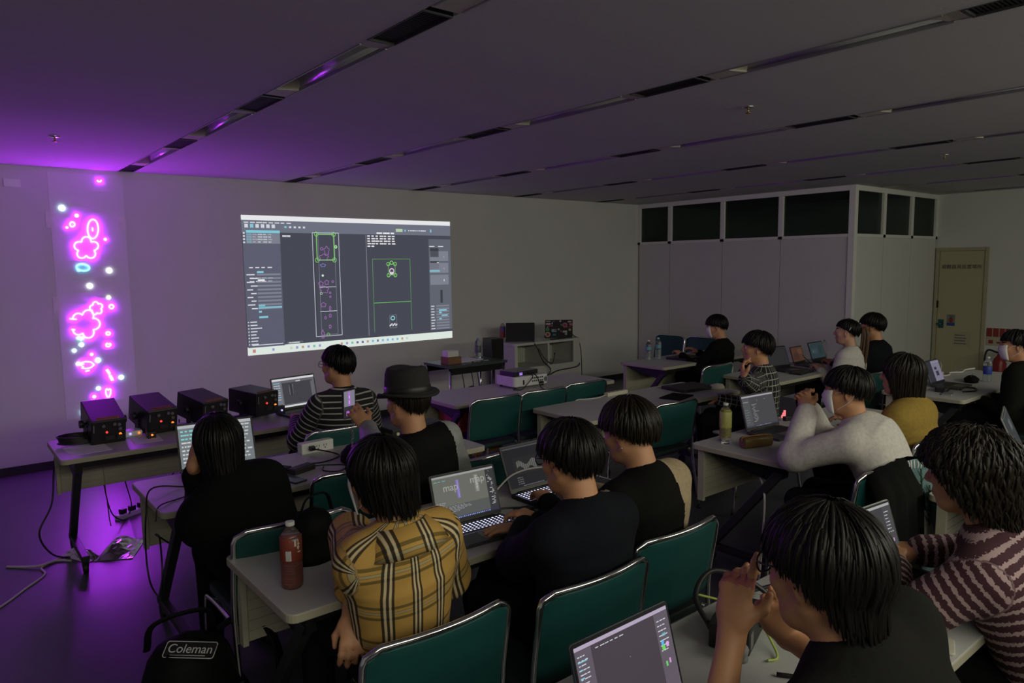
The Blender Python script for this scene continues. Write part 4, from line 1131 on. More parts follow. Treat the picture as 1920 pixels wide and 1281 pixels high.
p12 = person('masked person in a white sweatshirt with clasped hands before the mask', at(1586, 733, 1.10), yaw=.12, hyaw=.36, hpitch=-.02, back=.22, side=.02, hair_=('bowl', 'hair'), top=sweat, top_name='sweatshirt', mask=True, collar=('rib', sweat), seed=32, bulk=1.0, loose=.034, wr=.009,
             L=(-.02, .41, .965), Lp=(-.32, .6, -.62), Rr=(.08, .43, .955), Rp=(.35, .6, -.6), Ld=(.30, .35, .85), Ln=(.9, -.2, -.3), Rd=(-.35, .30, .85), Rn=(-.9, -.2, -.3), hand_l=dict(curl=(1.0, 1.0, 1.05, 1.1), thumb=.3), hand_r=dict(curl=(.9, .95, 1., 1.05), thumb=.3), res=.008, hem=.12, slouch=.04)
p13 = person('masked person in a black jacket near the cream door', at(1903, 648, 1.09), hyaw=.50, hpitch=-.05, back=.06, hair_=('short', 'hair'), top=fabric('black_jacket_cloth', (0.013, 0.015, 0.012)), top_name='jacket', mask=True, L=(-.10, .22, .64), Rr=(.12, .22, .64), collar=('fold', M['black']), seed=33, bulk=1.0, loose=.03, res=.010)
knit = stripe_mat('maroon_pink_striped_knit', (0.055, 0.016, 0.026), (0.40, 0.28, 0.29), .030, .30, .66, .018)
p14 = person('curly haired person in a maroon sweater with pale stripes at the far right foreground', at(1812, 885, 1.13), hyaw=.12, hpitch=-.10, back=.24, side=.08, female=True, hair_=('curly', 'hair_br'), top=knit, top_name='striped_sweater', collar=('band', knit), seed=34, bulk=1.05, loose=.03, wr=.006,
             L=(-.06, .44, .765), Lp=(-.8, -.2, -.35), Rr=(.16, .44, .765), Rp=(.8, -.2, -.35), sleeve=1.0, hairk=dict(n=900, curl=.0065, wob=.008, lw=.0065), res=.007, hem=.1)
p15 = person('person in a black shirt and glasses with hands raised to the mouth in the foreground', at(1540, 1064, 1.19), hyaw=.0, hpitch=-.14, hroll=.02, back=.20, side=.16, yaw=-.10, hair_=('mop', 'hair'), top=fabric('charcoal_shirt_cloth', (0.020, 0.020, 0.019)), top_name='shirt', glasses=True, collar=('fold', fabric('charcoal_shirt_cloth', (0.02, 0.02, 0.019))), seed=35,
             bulk=1.0, loose=.024, headscale=.78, sh_drop=-.015, sleeve=.62, L=W_(aty(1372, 1190, .80)), Lp=(-.4, .1, -1), Rr=W_(aty(1478, 1195, .86)), Rp=(.5, .3, -1), Ld=(.25, .12, .95), Ln=(.75, .1, -.15), Rd=(-.45, .25, .75), Rn=(-.7, -.6, .1),
             hand_l=dict(curl=(.05, .75, .9, 1.0), thumb=.15, spread=.05), hand_r=dict(curl=(.30, .55, .7, .8), thumb=.2), hairk=dict(n=900, lw=.006, wob=.0045), res=.0055)
# ponytail of the person in white, a hairpin, and the felt hat
q = p9; P = q['P']
mb = MB(); rs = random.Random(4)
for i in range(46):
    ox, oy = rs.uniform(-.028, .028), rs.uniform(-.028, .028); Lh = rs.uniform(.36, .52)
    pts = [P(.0+ox*.3, -.095+oy*.2, .045), P(ox*.7, -.145+oy*.5, .045), P(ox, -.165+oy, -.03), P(ox*1.4, -.160+oy*1.2, -.03-Lh*.45), P(ox*1.5, -.145+oy*1.4, -.03-Lh)]
    mb.tube(spline(pts, 5), [.002+.0085*math.sin(PI*min(1, (k+1)/19)) for k in range(21)], 5)
mb.build('ponytail', M['hair_tail'], q['body'])
MB().tube([P(.03*math.cos(a), -.112, .045+.03*math.sin(a)) for a in np.linspace(0, 2*PI, 13)], .006, 6).build('hair_tie', M['black'], q['body'])
MB().tube([P(-.088, -.03, .02), P(-.094, -.045, .05)], .003, 6).build('hair_clip', M['white'], q['body'])
q = p2; P = q['P']; felt = mat('dark_felt', (0.020, 0.020, 0.021), 0.9, vary=.2, scale=80, bump=.1)
mb = MB(); rings = []
for r, z, dip in ((.144, .034, 0), (.148, .040, 0), (.143, .046, 0), (.116, .040, 0), (.106, .048, 0), (.105, .09, 0), (.100, .130, .0), (.091, .155, .004), (.072, .163, .012), (.045, .155, .016), (.012, .146, .016)):
    ring = []
    for k in range(40):
        a = 2*PI*k/40; brim = max(0, r-.112)/.036
        zz = z + brim*(.016*math.cos(2*a)*-1 + .010)*-.4 - dip*(abs(math.cos(a))**4) + (-.012*brim if math.sin(a) > .5 else .004*brim)
        ring.append(Vector(P(r*.90*math.cos(a), -.012+r*1.06*math.sin(a), zz)))
    rings.append(ring)
hat = mb.loft(rings).build('felt_hat', felt, q['body'])
mb = MB(); rings = []
for r, z in ((.1085, .046), (.1095, .05), (.1085, .072), (.107, .074)): rings.append([Vector(P(r*.90*math.cos(2*PI*k/40), -.012+r*1.06*math.sin(2*PI*k/40), z)) for k in range(40)])
mb.loft(rings, caps=False).build('hat_band', M['black'], hat)
q = p8; MB().tube([Vector(q['W'][-1]-unit(q['W'][-1]-q['E'][-1])*.03)+Vector((.032*math.cos(a), .032*math.sin(a)*.9, .0)) for a in np.linspace(0, 2*PI, 21)], .009, 6).build('bracelet', M['black'], q['body'])

# ---------------------------------------------------------------- laptops
KEYG = glow((.75, .75, 1.0), 1.3)
def keyboard(mb, w, d, y0, y1, z, rows=6, mi=0, inset=.02):
    rr = (y1-y0)/rows
    for r in range(rows):
        n = 15 if r else 16; kw = (w-2*inset)/n
        for k in range(n):
            if r == 0 and 4 <= k < 10:
                if k == 4: mb.bx(-w/2+inset+kw*4+.001, -w/2+inset+kw*10-.001, y0+.001, y0+rr-.0015, z, z+.0012, mi=mi)
                continue
            mb.bx(-w/2+inset+kw*k+.001, -w/2+inset+kw*(k+1)-.001, y0+rr*r+.001, y0+rr*(r+1)-.0015, z, z+.0012, mi=mi)
def laptop(label, x, y, rz, w, d, open_deg, body, rects, z=TH, strength=1.0, backlit=False, polys=(), lidrects=None, keym=None, group='laptops on the tables', name='laptop'):
    """hinge along local +y edge, user at -y"""
    t = empty(name, (x, y, z), rz, label, 'laptop', group)
    mb = MB(); mb.prism(rrect(w, d, .012), .002, .016); mb.build('base', body, t, bevel=.002)
    kb = MB()
    if backlit:
        kb.bx(-w/2+.015, w/2-.015, -.01, d/2-.02, .0155, .0164, mi=1)
        rr = (d/2-.02+.01)/6
        keyboard(kb, w, d, -.01, d/2-.02, .0164, 6, 0, .017)
        # lit legends on the key caps
        for r in range(1, 6):
            n = 15; kw = (w-.034)/n
            for k in range(n): kb.bx(-w/2+.017+kw*(k+.28), -w/2+.017+kw*(k+.72), -.01+rr*(r+.25), -.01+rr*(r+.75), .0176, .0178, mi=2)
            kb.bx(-w/2+.017, w/2-.017, -.01+rr*r-.0012, -.01+rr*r+.0012, .0164, .0166, mi=1)
        kb.build('keyboard', [M['black'], glow((.55, .55, 1.0), .25), KEYG], t)
    else:
        kb.bx(-w/2+.015, w/2-.015, -.01, d/2-.02, .0155, .0162, mi=1); keyboard(kb, w, d, -.01, d/2-.02, .0162); kb.build('keyboard', [keym or M['black'], M['darkgrey']], t)
    MB().bx(-.05, .05, -d/2+.012, -.02, .0156, .0164).build('trackpad', mat('trackpad_grey', (.12, .12, .125), .3), t)
    h = d*.97
    ang = math.radians(open_deg-90)
    lid = MB(); lid.loft([[(px, yy, pz) for px, pz in rrect(w, h, .010, cx=0, cy=h/2)] for yy in (0, .007)], smooth=False)
    lo = lid.build('lid', body, t, bevel=.0012)
    lo.location = (0, d/2-.004, .017); lo.rotation_euler = (-ang, 0, 0)
    if rects is not None:
        MB().bx(-w/2+.004, w/2-.004, -.0012, 0, .006, h-.004).build('bezel', M['black'], lo)
        s = screen('display', w-.018, h-.030, rects, lo, strength, polys, step=.00015, thick=.0012); s.location = (0, -.0008, .020)
        MB().cyl((0, -.001, h-.006), (0, -.0025, h-.006), .002, 8).build('webcam', M['darkgrey'], lo)
    MB().cyl((-w*.38, d/2-.004, .016), (w*.38, d/2-.004, .016), .006, 10).build('hinge', M['black'], t)
    if lidrects:
        st = MB(); ms = []
        for a, b2, c, d2, mm in lidrects:
            if mm not in ms: ms.append(mm)
            st.bx(-w/2+a*w, -w/2+c*w, .007, .0076, b2*h, d2*h, mi=ms.index(mm))
        st.build('lid_stickers', ms, lo)
    return t
rg = random.Random(5)
def ui(bg, side, bar=BAR, seedn=0, dim=1.0, accents=True):
    r = random.Random(seedn); f = lambda c: tuple(x*dim for x in c)
    R = [(0, 0, 1, 1, f(bg)), (0, .955, 1, 1, f(bar)), (0, 0, .16, .95, f(side)), (.84, 0, 1, .95, f(side))]
    for i in range(9): text_strip(R, .02, .88-.05*i, .12*r.uniform(.5, 1), 3, .012, f(TX), r)
    for i in range(4): R.append((.015, .82-.09*i, .015+r.uniform(.03, .1), .835-.09*i, f(CY2)))
    for i in range(7): text_strip(R, .86, .85-.06*i, .12*r.uniform(.5, 1), 3, .012, f(TX), r)
    if accents: R += [(.88, .30, .90, .36, f((.15, .6, .15))), (.92, .32, .94, .38, f((.6, .3, .6)))]
    text_strip(R, .2, .90, .3, 6, .01, f(TX), r)
    return R
# the laptop of the striped person
R = [(0, 0, 1, 1, (.12, .12, .13)), (0, .93, 1, 1, (.62, .62, .66)), (0, 0, 1, .06, (.62, .64, .66)), (0, .06, .2, .93, (.16, .17, .2)), (.22, .1, .95, .84, (.05, .05, .06))]
for i in range(8): text_strip(R, .03, .84-.08*i, .14, 3, .02, TX if i % 3 else CY2, rg)
R += [(.37, .38, .47, .80, (.035, .035, .045)), (.38, .4, .385, .78, TX), (.46, .4, .465, .78, TX), (.55, .84, .66, .88, (.5, .5, .5)), (.9, .1, .95, .8, (.12, .12, .14))]
laptop('laptop with a bright desktop in front of the striped person at the front wall', 2.07, 4.93, .15, .36, .25, 102, M['gunmetal'], R, strength=1.0)
# the laptop behind the head of the person in the black coat
R = [(0, 0, 1, 1, (.16, .18, .19)), (0, .93, 1, 1, (.40, .42, .44))]
for i in range(9): text_strip(R, .03, .84-.09*i, .3*rg.uniform(.4, 1), 4, .035, (.55, .58, .58) if i > 2 else (.2, .6, .62), rg)
for i in range(10): text_strip(R, .78, .86-.085*i, .2*rg.uniform(.5, 1), 3, .035, (.5, .52, .52), rg)
laptop('laptop half hidden behind the head of the person in the long black coat', 1.10, 3.68, -.12, .38, .26, 112, M['gunmetal'], R, strength=1.0)
# "map" laptop beside the plaid shirt
R = [(0, 0, 1, 1, (.13, .135, .115)), (0, .955, 1, 1, (.30, .30, .30)), (0, 0, 1, .05, (.03, .03, .07)), (.86, .05, 1, .955, (.035, .035, .04)), (0, .05, .86, .32, (.085, .09, .09))]
for i in range(10): text_strip(R, .02, .40-.035*i, .16*rg.uniform(.5, 1), 4, .014, (.3, .31, .3), rg)
text_strip(R, .02, .88, .2, 3, .012, (.1, .45, .5), rg)
R += [(.02, .08, .10, .13, (.10, .45, .55)), (.36, .45, .41, .86, (.20, .15, .42)), (.385, .46, .395, .85, (.35, .3, .6)), (.66, .50, .73, .90, (.19, .19, .17))]
for i in range(12): R.append((.68, .52+.03*i, .71+.01*(i % 2), .535+.03*i, (.6, .6, .55)))
for i in range(26): R.append((.87+rg.uniform(0, .1), .15+.03*i, .885+rg.uniform(0, .1), .165+.03*i, (.4, .4, .4)))
for i in range(22): R.append((.2+i*.03, .016, .215+i*.03, .038, rg.choice([(.25, .3, .8), (.5, .3, .7), (.3, .5, .8), (.2, .2, .6)])))
for i in range(5): text_strip(R, .2, .29-.03*i, .4*rg.uniform(.4, 1), 6, .012, (.3, .3, .3), rg)
lpm = laptop('backlit laptop showing the word map, between the plaid shirt and the navy top', 1.635, 2.20, -.06, .31, .215, 107, M['gunmetal'], R, strength=1.0, backlit=True)
for ch in bpy.data.objects:
    if ch.name.startswith('lid') and ch.parent == lpm:
        for dx, dz, s in ((-.068, .148, .042), (.062, .160, .042)):
            text_mesh('screen_word', 'map', s, glow((.33, .34, .30), 1), ch, Matrix.Translation((dx, -.0042, dz)) @ Matrix.Rotation(PI/2, 4, 'X'), .0002)
# darker backlit laptop of the navy person
R = [(0, 0, 1, 1, (.012, .012, .015)), (0, .95, 1, .985, (.06, .06, .07)), (.15, .30, .62, .72, (.016, .016, .018)), (.70, .86, .9, .98, (.05, .05, .06))]
for i in range(30): R.append((.2+.013*i, .46+.05*math.sin(i*.37)-.002*i, .21+.013*i, .58+.06*math.sin(i*.29+.4), (.14, .135, .12) if i % 3 else (.05, .05, .05)))
for i in range(4): text_strip(R, .16, .22-.05*i, .12, 3, .02, (.12, .12, .12), rg)
for i in range(14): R.append((.25+i*.03, .015, .268+i*.03, .03, (.2, .2, .25)))
laptop('dark gaming laptop with a backlit keyboard in front of the navy top', 2.135, 2.345, .0, .32, .225, 113, M['black'], R, strength=1.0, backlit=True)
# the wide laptop in the foreground
R = ui((.060, .048, .060), (.115, .095, .12), (.42, .36, .48), 3)
R += [(.22, .02, .24, .10, (.5, .45, .5)), (.895, .66, .935, .70, (.1, .35, .4)), (.87, .56, .90, .62, (.1, .45, .75)), (.87, .50, .905, .56, (.15, .65, .12)), (.92, .52, .95, .58, (.7, .35, .75)), (.52, .62, .523, .626, (.9, .9, .9)), (.0, .0, 1, .03, (.16, .13, .17))]
laptop('wide thin laptop with a dark design screen in the foreground', 1.184, .905, .0, .33, .225, 106, mat('dark_blue_laptop_shell', (.05, .06, .08), .35, metal=.4), R, strength=1.0)
# the silver laptop of the curly haired person
R = ui((.045, .045, .05), (.06, .06, .065), (.35, .35, .36), 4)
laptop('silver laptop with black keys in front of the curly haired person', 2.36, .90, -.10, .32, .225, 108, M['silver'], R)
R = [(0, 0, 1, 1, (.030, .034, .037)), (0, .965, 1, 1, (.06, .065, .07)), (.05, .1, .5, .5, (.04, .044, .05)), (.45, .55, .75, .85, (.05, .055, .06)), (.5, .6, .56, .8, (.15, .15, .15)), (.62, .6, .68, .8, (.15, .15, .15))]
for i in range(5): text_strip(R, .08, .45-.07*i, .3, 5, .02, (.09, .09, .09), rg)
laptop('silver edged laptop with a dark grey screen at the right picture edge', 4.395, 1.027, .259, .38, .265, 114, M['silver'], R)
# laptop of the white sweatshirt
R = [(0, 0, 1, 1, (.055, .055, .062)), (0, .95, 1, 1, (.33, .31, .36)), (0, .05, .22, .95, (.070, .074, .08)), (0, 0, 1, .05, (.04, .04, .06))]
for i in range(6): text_strip(R, .03, .55-.08*i, .14*rg.uniform(.5, 1), 3, .02, (.16, .18, .18), rg)
for i in range(13): text_strip(R, .26+.02*(i % 3), .70-.045*i, .18*rg.uniform(.4, 1), 3, .016, (.26, .26, .26), rg)
for i in range(14): R.append((.3+i*.035, .014, .318+i*.035, .034, rg.choice([(.2, .2, .4), (.3, .3, .35), (.15, .15, .3)])))
R += [(.45, .78, .455, .86, (.25, .25, .25)), (.68, .83, .72, .84, (.3, .3, .3)), (.02, .80, .18, .815, (.3, .3, .3))]
laptop('laptop with lines of code in front of the white sweatshirt', 3.97, 2.31, -.08, .325, .23, 106, M['gunmetal'], R, keym=M['black'])
# the small laptops along the far table
R = [(0, 0, 1, 1, (.060, .028, .018)), (.1, .1, .6, .6, (.045, .02, .015)), (.55, .5, .9, .85, (.08, .04, .025))]
laptop('small laptop with a reddish brown screen on the table of laptops', 6.87, 3.70, .06, .25, .18, 108, M['gunmetal'], R)
R = [(0, 0, 1, 1, (.022, .036, .040)), (.1, .3, .5, .6, (.03, .05, .055)), (.2, .4, .22, .5, (.1, .2, .2)), (.6, .2, .9, .8, (.018, .03, .033))]
laptop('small laptop with a dark teal screen next to the green bottle', 7.24, 3.68, .0, .29, .20, 108, M['gunmetal'], R)
laptop('black laptop with its plain lid towards the grid shirt', 6.42, 3.66, -.2, .31, .22, 112, M['black'], [(0, 0, 1, 1, (.02, .02, .022))])
R = [(0, 0, 1, 1, (.17, .16, .22)), (0, .0, .42, 1, (.025, .025, .035)), (.55, .55, .72, .68, (.03, .03, .05)), (.58, .25, .78, .48, (.03, .03, .05)), (.44, .9, 1, .93, (.25, .25, .3))]
laptop('laptop with a pale violet page on the table near the cream door', 6.525, 2.26, .01, .30, .21, 111, M['gunmetal'], R)
# two laptops on the cabinet, lids towards the room
def closed_laptop(name, label, x, y, rz, w, d, h, m, z=TH, group=None):
    t = empty(name, (x, y, z), rz, label, 'laptop', group)
    mb = MB(); mb.prism(rrect(w, d, .014), .003, h*.58); mb.build('base', m, t, bevel=.002)
    mb = MB(); mb.prism(rrect(w, d, .014), h*.60, h); mb.build('lid', m, t, bevel=.002)
    mb = MB()
    for sx in (-1, 1):
        for sy in (-1, 1): mb.cyl((sx*w*.42, sy*d*.4, 0), (sx*w*.42, sy*d*.4, .004), .008, 8)
    mb.build('rubber_foot', M['black'], t)
    return t
closed_laptop('laptop', 'closed black laptop on the table with the empty teal chair', 4.88, 3.67, -.12, .38, .27, .026, M['black'])
closed_laptop('laptop', 'closed black laptop beside the two water bottles by the partition', 6.42, 4.88, .10, .38, .26, .024, M['black'])
def slab(name, label, cat, x, y, rz, w, d, h, m, z=TH, r=.01, bevel=.003, group=None):
    mb = MB(); mb.prism(rrect(w, d, r), 0, h)
    o = mb.build(name, m, None, bevel=bevel); o.location = (x, y, z); o.rotation_euler = (0, 0, rz)
    return tag(o, label, cat, group)
slab('laptop_sleeve', 'thin dark sleeve lying in front of the closed black laptop', 'sleeve', 4.50, 3.50, .25, .26, .18, .010, fabric('dark_sleeve', (.02, .02, .022)))
slab('tablet', 'dark thin tablet lying behind the closed laptop by the partition', 'tablet', 6.95, 5.0, -.35, .25, .18, .008, M['gunmetal'])
slab('tablet', 'dark tablet lying between the navy top and the black and beige shirt', 'tablet', 2.40, 2.33, .1, .20, .26, .010, M['gunmetal'])
o = MB().lathe([(.075, 0), (.08, .012), (.06, .035), (.001, .045)], seg=24, sy=.7).build('computer_mouse', M['offwhite'], None); o.location = (5.06, 3.52, TH); tag(o, 'pale rounded mouse shaped lid beside the closed black laptop', 'mouse')

# ---- black laser projector boxes
org = glow((1.0, .22, .03), 1.6); red = glow((1.0, .05, .04), 1.6); blue = glow((.35, .3, 1.0), 2.0); ylab = mat('orange_warning_label', (.80, .34, .05), .6, vary=0)
lblk = mat('black_powder_coated_steel', (.020, .019, .021), .38, vary=.1, metal=.2)
def laser_box(label, x, y, rz, tilt, w=.19, hh=.165, d=.30):
    t = empty('laser_projector', (x, y, TH), rz, label, 'laser projector', 'black laser projector boxes')
    T = Matrix.Translation((0, 0, .115)) @ Matrix.Rotation(tilt, 4, 'X')
    def fin(mb, name, m, bevel=0): mb.xf(T); return mb.build(name, m, t, bevel=bevel)
    hz = fin(MB().bx(-w/2, w/2, -d/2, d/2, -hh/2, hh/2), 'housing', lblk, .006)
    mb = MB().bx(-w/2+.006, w/2-.006, -d/2-.004, -d/2, -hh/2+.006, hh/2-.006); fin(mb, 'back_panel', M['black'], .001)
    mb = MB()
    for i in range(9): mb.bx(-.06+.0*i, .06, -d/2+.012+i*.0001, -d/2+.047, hh/2, hh/2+.0008)
    l = fin(mb, 'warning_label', ylab)
    mb = MB()
    for r in range(3):
        for k in range(14): mb.bx(-.055+k*.008, -.055+k*.008+.0045, -d/2+.016+r*.010, -d/2+.022+r*.010, hh/2+.0008, hh/2+.0012)
    fin(mb, 'label_print', mat('dark_label_print', (.08, .03, .01), .7, vary=0))
    p = MB(); p.bx(-.085, -.078, -d/2-.006, -d/2-.003, .01, .06, mi=0)
    for px, pz in ((.03, .055), (.055, .05), (.06, .02), (-.03, .05)): p.cyl((px, -d/2-.003, pz), (px, -d/2-.014, pz), .010, 10, mi=0)
    p.bx(-.02, .03, -d/2-.012, -d/2-.003, -.045, -.02, mi=1).bx(.045, .08, -d/2-.010, -d/2-.003, -.05, -.02, mi=1)
    fin(p, 'connectors', [M['steel'], M['darkgrey']])
    for px, pz, r, m in ((-.012, .005, .0065, red), (.062, -.018, .008, org)):
        mb = MB().cyl((px, -d/2-.003, pz), (px, -d/2-.009, pz), r, 12); fin(mb, 'indicator_light', m)
    mb = MB().bx(-.03, .03, d/2, d/2+.003, -.02, .03); fin(mb, 'output_window', M['glass'])
    la = bpy.data.lights.new('laser_scatter_fill', 'AREA'); la.shape = 'RECTANGLE'; la.size = .05; la.size_y = .04; la.energy = 1.3; la.color = (.50, .10, 1.0)  # added wide violet lamp, stands in for scattered beam light on wall and ceiling
    lo = bpy.data.objects.new('laser_scatter_fill', la); col.objects.link(lo); lo.parent = t; lo.matrix_local = T @ Matrix.Translation((0, d/2+.006, .005)) @ Matrix.Rotation(PI/2, 4, 'X')
    b2 = MB(); rings = []
    for s in (-1, 1):
        b2.bx(s*(w/2+.010)-.002, s*(w/2+.010)+.002, -.025, .025, .004, .125)
    b2.bx(-w/2-.012, w/2+.012, -.025, .025, 0, .005); b2.build('yoke', M['blackmetal'], t)
    for s in (-1, 1):
        MB().cyl((s*(w/2+.012), 0, .115), (s*(w/2+.035), 0, .115), .024, 14).cyl((s*(w/2), 0, .115), (s*(w/2+.014), 0, .115), .008).build('clamp_knob', M['black'], t, bevel=.003)
    return t
laser_box('black laser projector box nearest the cable coil, tilted up at the wall', .785, 5.01, .03, .30)
laser_box('second black laser projector box from the cable coil', 1.085, 5.08, .16, .24)
laser_box('third black laser projector box, half behind the long haired head', 1.395, 5.08, .30, .18)
laser_box('black laser projector box beside the bright desktop laptop, showing its side', 1.74, 5.07, .34, .06)
def box_thing(name, label, cat, x, y, z, w, d, h, m, rz=0, bevel=.003, group=None):
    o = MB().bx(-w/2, w/2, -d/2, d/2, 0, h).build(name, m, None, bevel=bevel); o.location = (x, y, z); o.rotation_euler = (0, 0, rz); return tag(o, label, cat, group)
def control(label, x, y, leds, w=.10, d=.06, h=.03, m=None, rz=0):
    t = empty('control_box', (x, y, TH), rz, label, 'control box', 'small boxes between the laser projectors')
    MB().bx(-w/2, w/2, -d/2, d/2, 0, h).build('case', m or M['black'], t, bevel=.004)
    for lx, lm in leds: MB().cyl((lx, -d/2, h*.55), (lx, -d/2-.006, h*.55), .0065, 10).build('indicator_light', lm, t)
    return t
control('white box with a blue light between the first and second laser projectors', .945, 5.02, ((-.02, blue), (.03, org)), .10, .09, .035, M['white'])
control('small black box with an orange light left of the second laser projector', 1.02, 4.86, ((.0, org),), .05, .05, .04)
control('black box with orange lights between the second and third laser projectors', 1.25, 4.93, ((-.03, org), (.02, org), (.04, blue)), .11, .07, .04)
control('black box with orange and violet lights left of the fourth laser projector', 1.58, 4.93, ((-.05, blue), (.0, org), (.035, org), (.055, org)), .14, .06, .045)
control('small black hub on the table corner in front of the fourth laser projector', 1.90, 4.98, ((.0, blue),), .05, .04, .07)
slab('paper_sheet', 'white sheet of paper under the black cable coil', 'paper', .66, 4.82, .06, .21, .27, .0012, M['paper'], bevel=0, r=.002)
slab('paper_sheet', 'white sheet of paper between the two leftmost laser projectors', 'paper', .985, 4.84, -.05, .16, .22, .0012, M['paper'], bevel=0, r=.002)
def coil(label, x, y, z, R0, n, r, m, seed, hgt=.03, cat='cable'):
    rs = random.Random(seed); pts = []
    for i in range(n*14):
        a = 2*PI*i/14; rr = R0*(1+.14*math.sin(i*.41+seed)+rs.uniform(-.04, .04))
        pts.append((rr*math.cos(a)*1.1, rr*math.sin(a)*.8, r+hgt*(i/(n*14))+.012*abs(math.sin(i*.23))))
    pts.append((R0*1.5, R0*.1, r)); pts.append((R0*2.0, R0*.0, r))
    o = MB().tube(spline(pts, 3), r, 6).build('cable_coil', m); o.location = (x, y, z); return tag(o, label, cat)
coil('coil of black cable on the left end of the front table', .625, 4.97, TH+.0015, .085, 6, .0055, M['cable'], 3, .045)
def cable(label, pts, r=.0035, m=None, n=8, cat='cable', group=None):
    o = MB().tube(spline(pts, n), r, 6).build('cable', m or M['cable']); return tag(o, label, cat, group)
G0 = .006
cable('black cable hanging from the left end of the front table to the floor', [(.55, 5.19, .69), (.53, 5.24, .50), (.50, 5.20, .30), (.42, 5.16, .14), (.47, 5.05, .03), (.58, 4.98, G0), (.66, 5.02, G0), (.62, 5.1, G0)], .006)
cable('left one of the thin cables dropping behind the front table', [(.80, 5.23, .72), (.80, 5.25, .38), (.85, 5.35, .12), (.95, 5.5, G0), (1.0, 5.6, G0)], .004)
cable('second thin cable dropping behind the front table to the power strip', [(.91, 5.23, .72), (.92, 5.25, .4), (.98, 5.4, .15), (.99, 5.55, .03)], .004)
cable('third thin cable dropping behind the front table to the power strip', [(1.28, 5.23, .72), (1.26, 5.26, .40), (1.12, 5.38, .16), (1.09, 5.52, .03)], .004)
cable('fourth thin cable looping behind the front table to the floor', [(1.33, 5.23, .72), (1.30, 5.27, .38), (1.17, 5.35, .15), (1.22, 5.5, G0), (1.35, 5.45, G0), (1.5, 5.5, G0)], .004)
cable('white cable snaking over the floor from the lower left picture edge', [(-.05, 4.25, G0), (.17, 4.48, G0), (.30, 4.66, G0), (.40, 4.80, G0), (.40, 4.93, G0), (.50, 5.02, G0), (.62, 5.1, G0)], .006, M['cablew'])
cable('short white plug lead lying across the white floor cable', [(.24, 5.08, G0), (.33, 4.99, G0+.004), (.40, 4.94, .016), (.48, 4.98, G0+.004), (.55, 4.93, G0)], .007, M['cablew'])
ps = empty('power_strip', (1.05, 5.62, 0), .5, 'violet lit power strip with plugs on the floor behind the front table', 'power strip')
MB().bx(-.16, .16, -.025, .025, 0, .035).build('strip_body', M['white'], ps, bevel=.004)
for i in range(4): MB().bx(-.13+i*.075, -.09+i*.075, -.018, .018, .035, .07).build('plug', M['black'], ps, bevel=.003)
cable('pale cable of the floor power strip running to the right', [(1.2, 5.66, .02), (1.12, 5.45, G0), (1.3, 5.55, G0), (1.45, 5.70, G0), (1.62, 5.62, G0)], .005, M['cablew'])
# foil bags on the floor
def foil(label, x, y, rz, w, d, h, seed):
    rs = np.random.RandomState(seed); nx, ny = 14, 12; top = []; bot = []
    for i in range(nx):
        rt, rb = [], []
        for j in range(ny):
            u, v = i/(nx-1)*2-1, j/(ny-1)*2-1
            e = max(0, (1-abs(u)**3)*(1-abs(v)**3)); taper = 1-.25*(v+1)/2
            z = .006+h*e*(.65+.35*math.sin(u*3+seed))+rs.uniform(-.006, .006)*e
            rt.append((u*w/2*taper+rs.uniform(-.004, .004), v*d/2, max(.004, z))); rb.append((u*w/2*taper, v*d/2, .001))
        top.append(rt); bot.append(rb)
    mb = MB(); mb.loft([a+list(reversed(b3)) for a, b3 in zip(top, bot)])
    for f in mb.bm.faces: f.smooth = False
    o = mb.build('foil_bag', mat('crinkled_foil', (.75, .72, .72), .22, metal=.85, vary=.15, bump=.3)); o.location = (x, y, 0); o.rotation_euler = (0, 0, rz); return tag(o, label, 'bag', 'foil bags on the floor')
foil('crumpled silver foil bag lying flat on the violet lit floor', .83, 4.93, -.5, .22, .34, .07, 3)
foil('narrow silver foil bag leaning at the front table leg', .60, 4.97, .5, .10, .26, .05, 6)
o = MB().tube(spline([aty(201, 942, 4.86), aty(203, 955, 4.86), aty(205, 972, 4.86), aty(208, 986, 4.86)], 5), .008, 6, flat=.4).tube([aty(201, 942, 4.86), (aty(201, 942, 4.86).x-.01, 4.87, .64)], .0015, 5).build('cable_tie', mat('brown_strap', (.20, .13, .08), .7)); tag(o, 'brown cable strap hanging at the front table leg', 'strap')
# ---- things on the second table
ps = empty('power_strip', (1.66, 3.845, TH), .09, 'white power strip with three outlets on the second table', 'power strip')
MB().bx(-.10, .10, -.028, .028, 0, .062).build('strip_body', M['white'], ps, bevel=.005)
for i in range(3):
    mb = MB()
    for s in (-1, 1): mb.bx(-.045+i*.045+s*.008-.0015, -.045+i*.045+s*.008+.0015, -.0295, -.028, .030, .042)
    mb.bx(-.048+i*.045, -.042+i*.045, -.0295, -.028, .018, .024); mb.build('outlet', M['black'], ps)
MB().bx(-.060, -.028, -.055, -.028, .020, .046).build('plug', M['black'], ps, bevel=.004)
p = ps.location
cable('black cord from the white power strip to the charger bricks', [(p.x-.045, p.y-.06, TH+.033), (p.x+.02, p.y-.13, TH+.02), (p.x+.05, p.y-.20, TH+.005), (p.x-.06, p.y-.26, TH+.005), (p.x-.16, p.y-.30, TH+.02)], .004)
box_thing('charger_brick', 'black charger brick in the middle of the second table', 'charger', 1.43, 3.50, TH, .14, .06, .032, M['black'], .35, .006)
cable('black cord looping beside the charger brick', [(1.50, 3.51, TH+.016), (1.58, 3.52, TH+.004), (1.66, 3.44, TH+.004), (1.58, 3.37, TH+.004), (1.52, 3.43, TH+.004), (1.55, 3.5, TH+.004)], .0035)
ph = empty('smartphone', (1.335, 3.39, TH), .25, 'smartphone lying face up near the edge of the second table', 'smartphone')
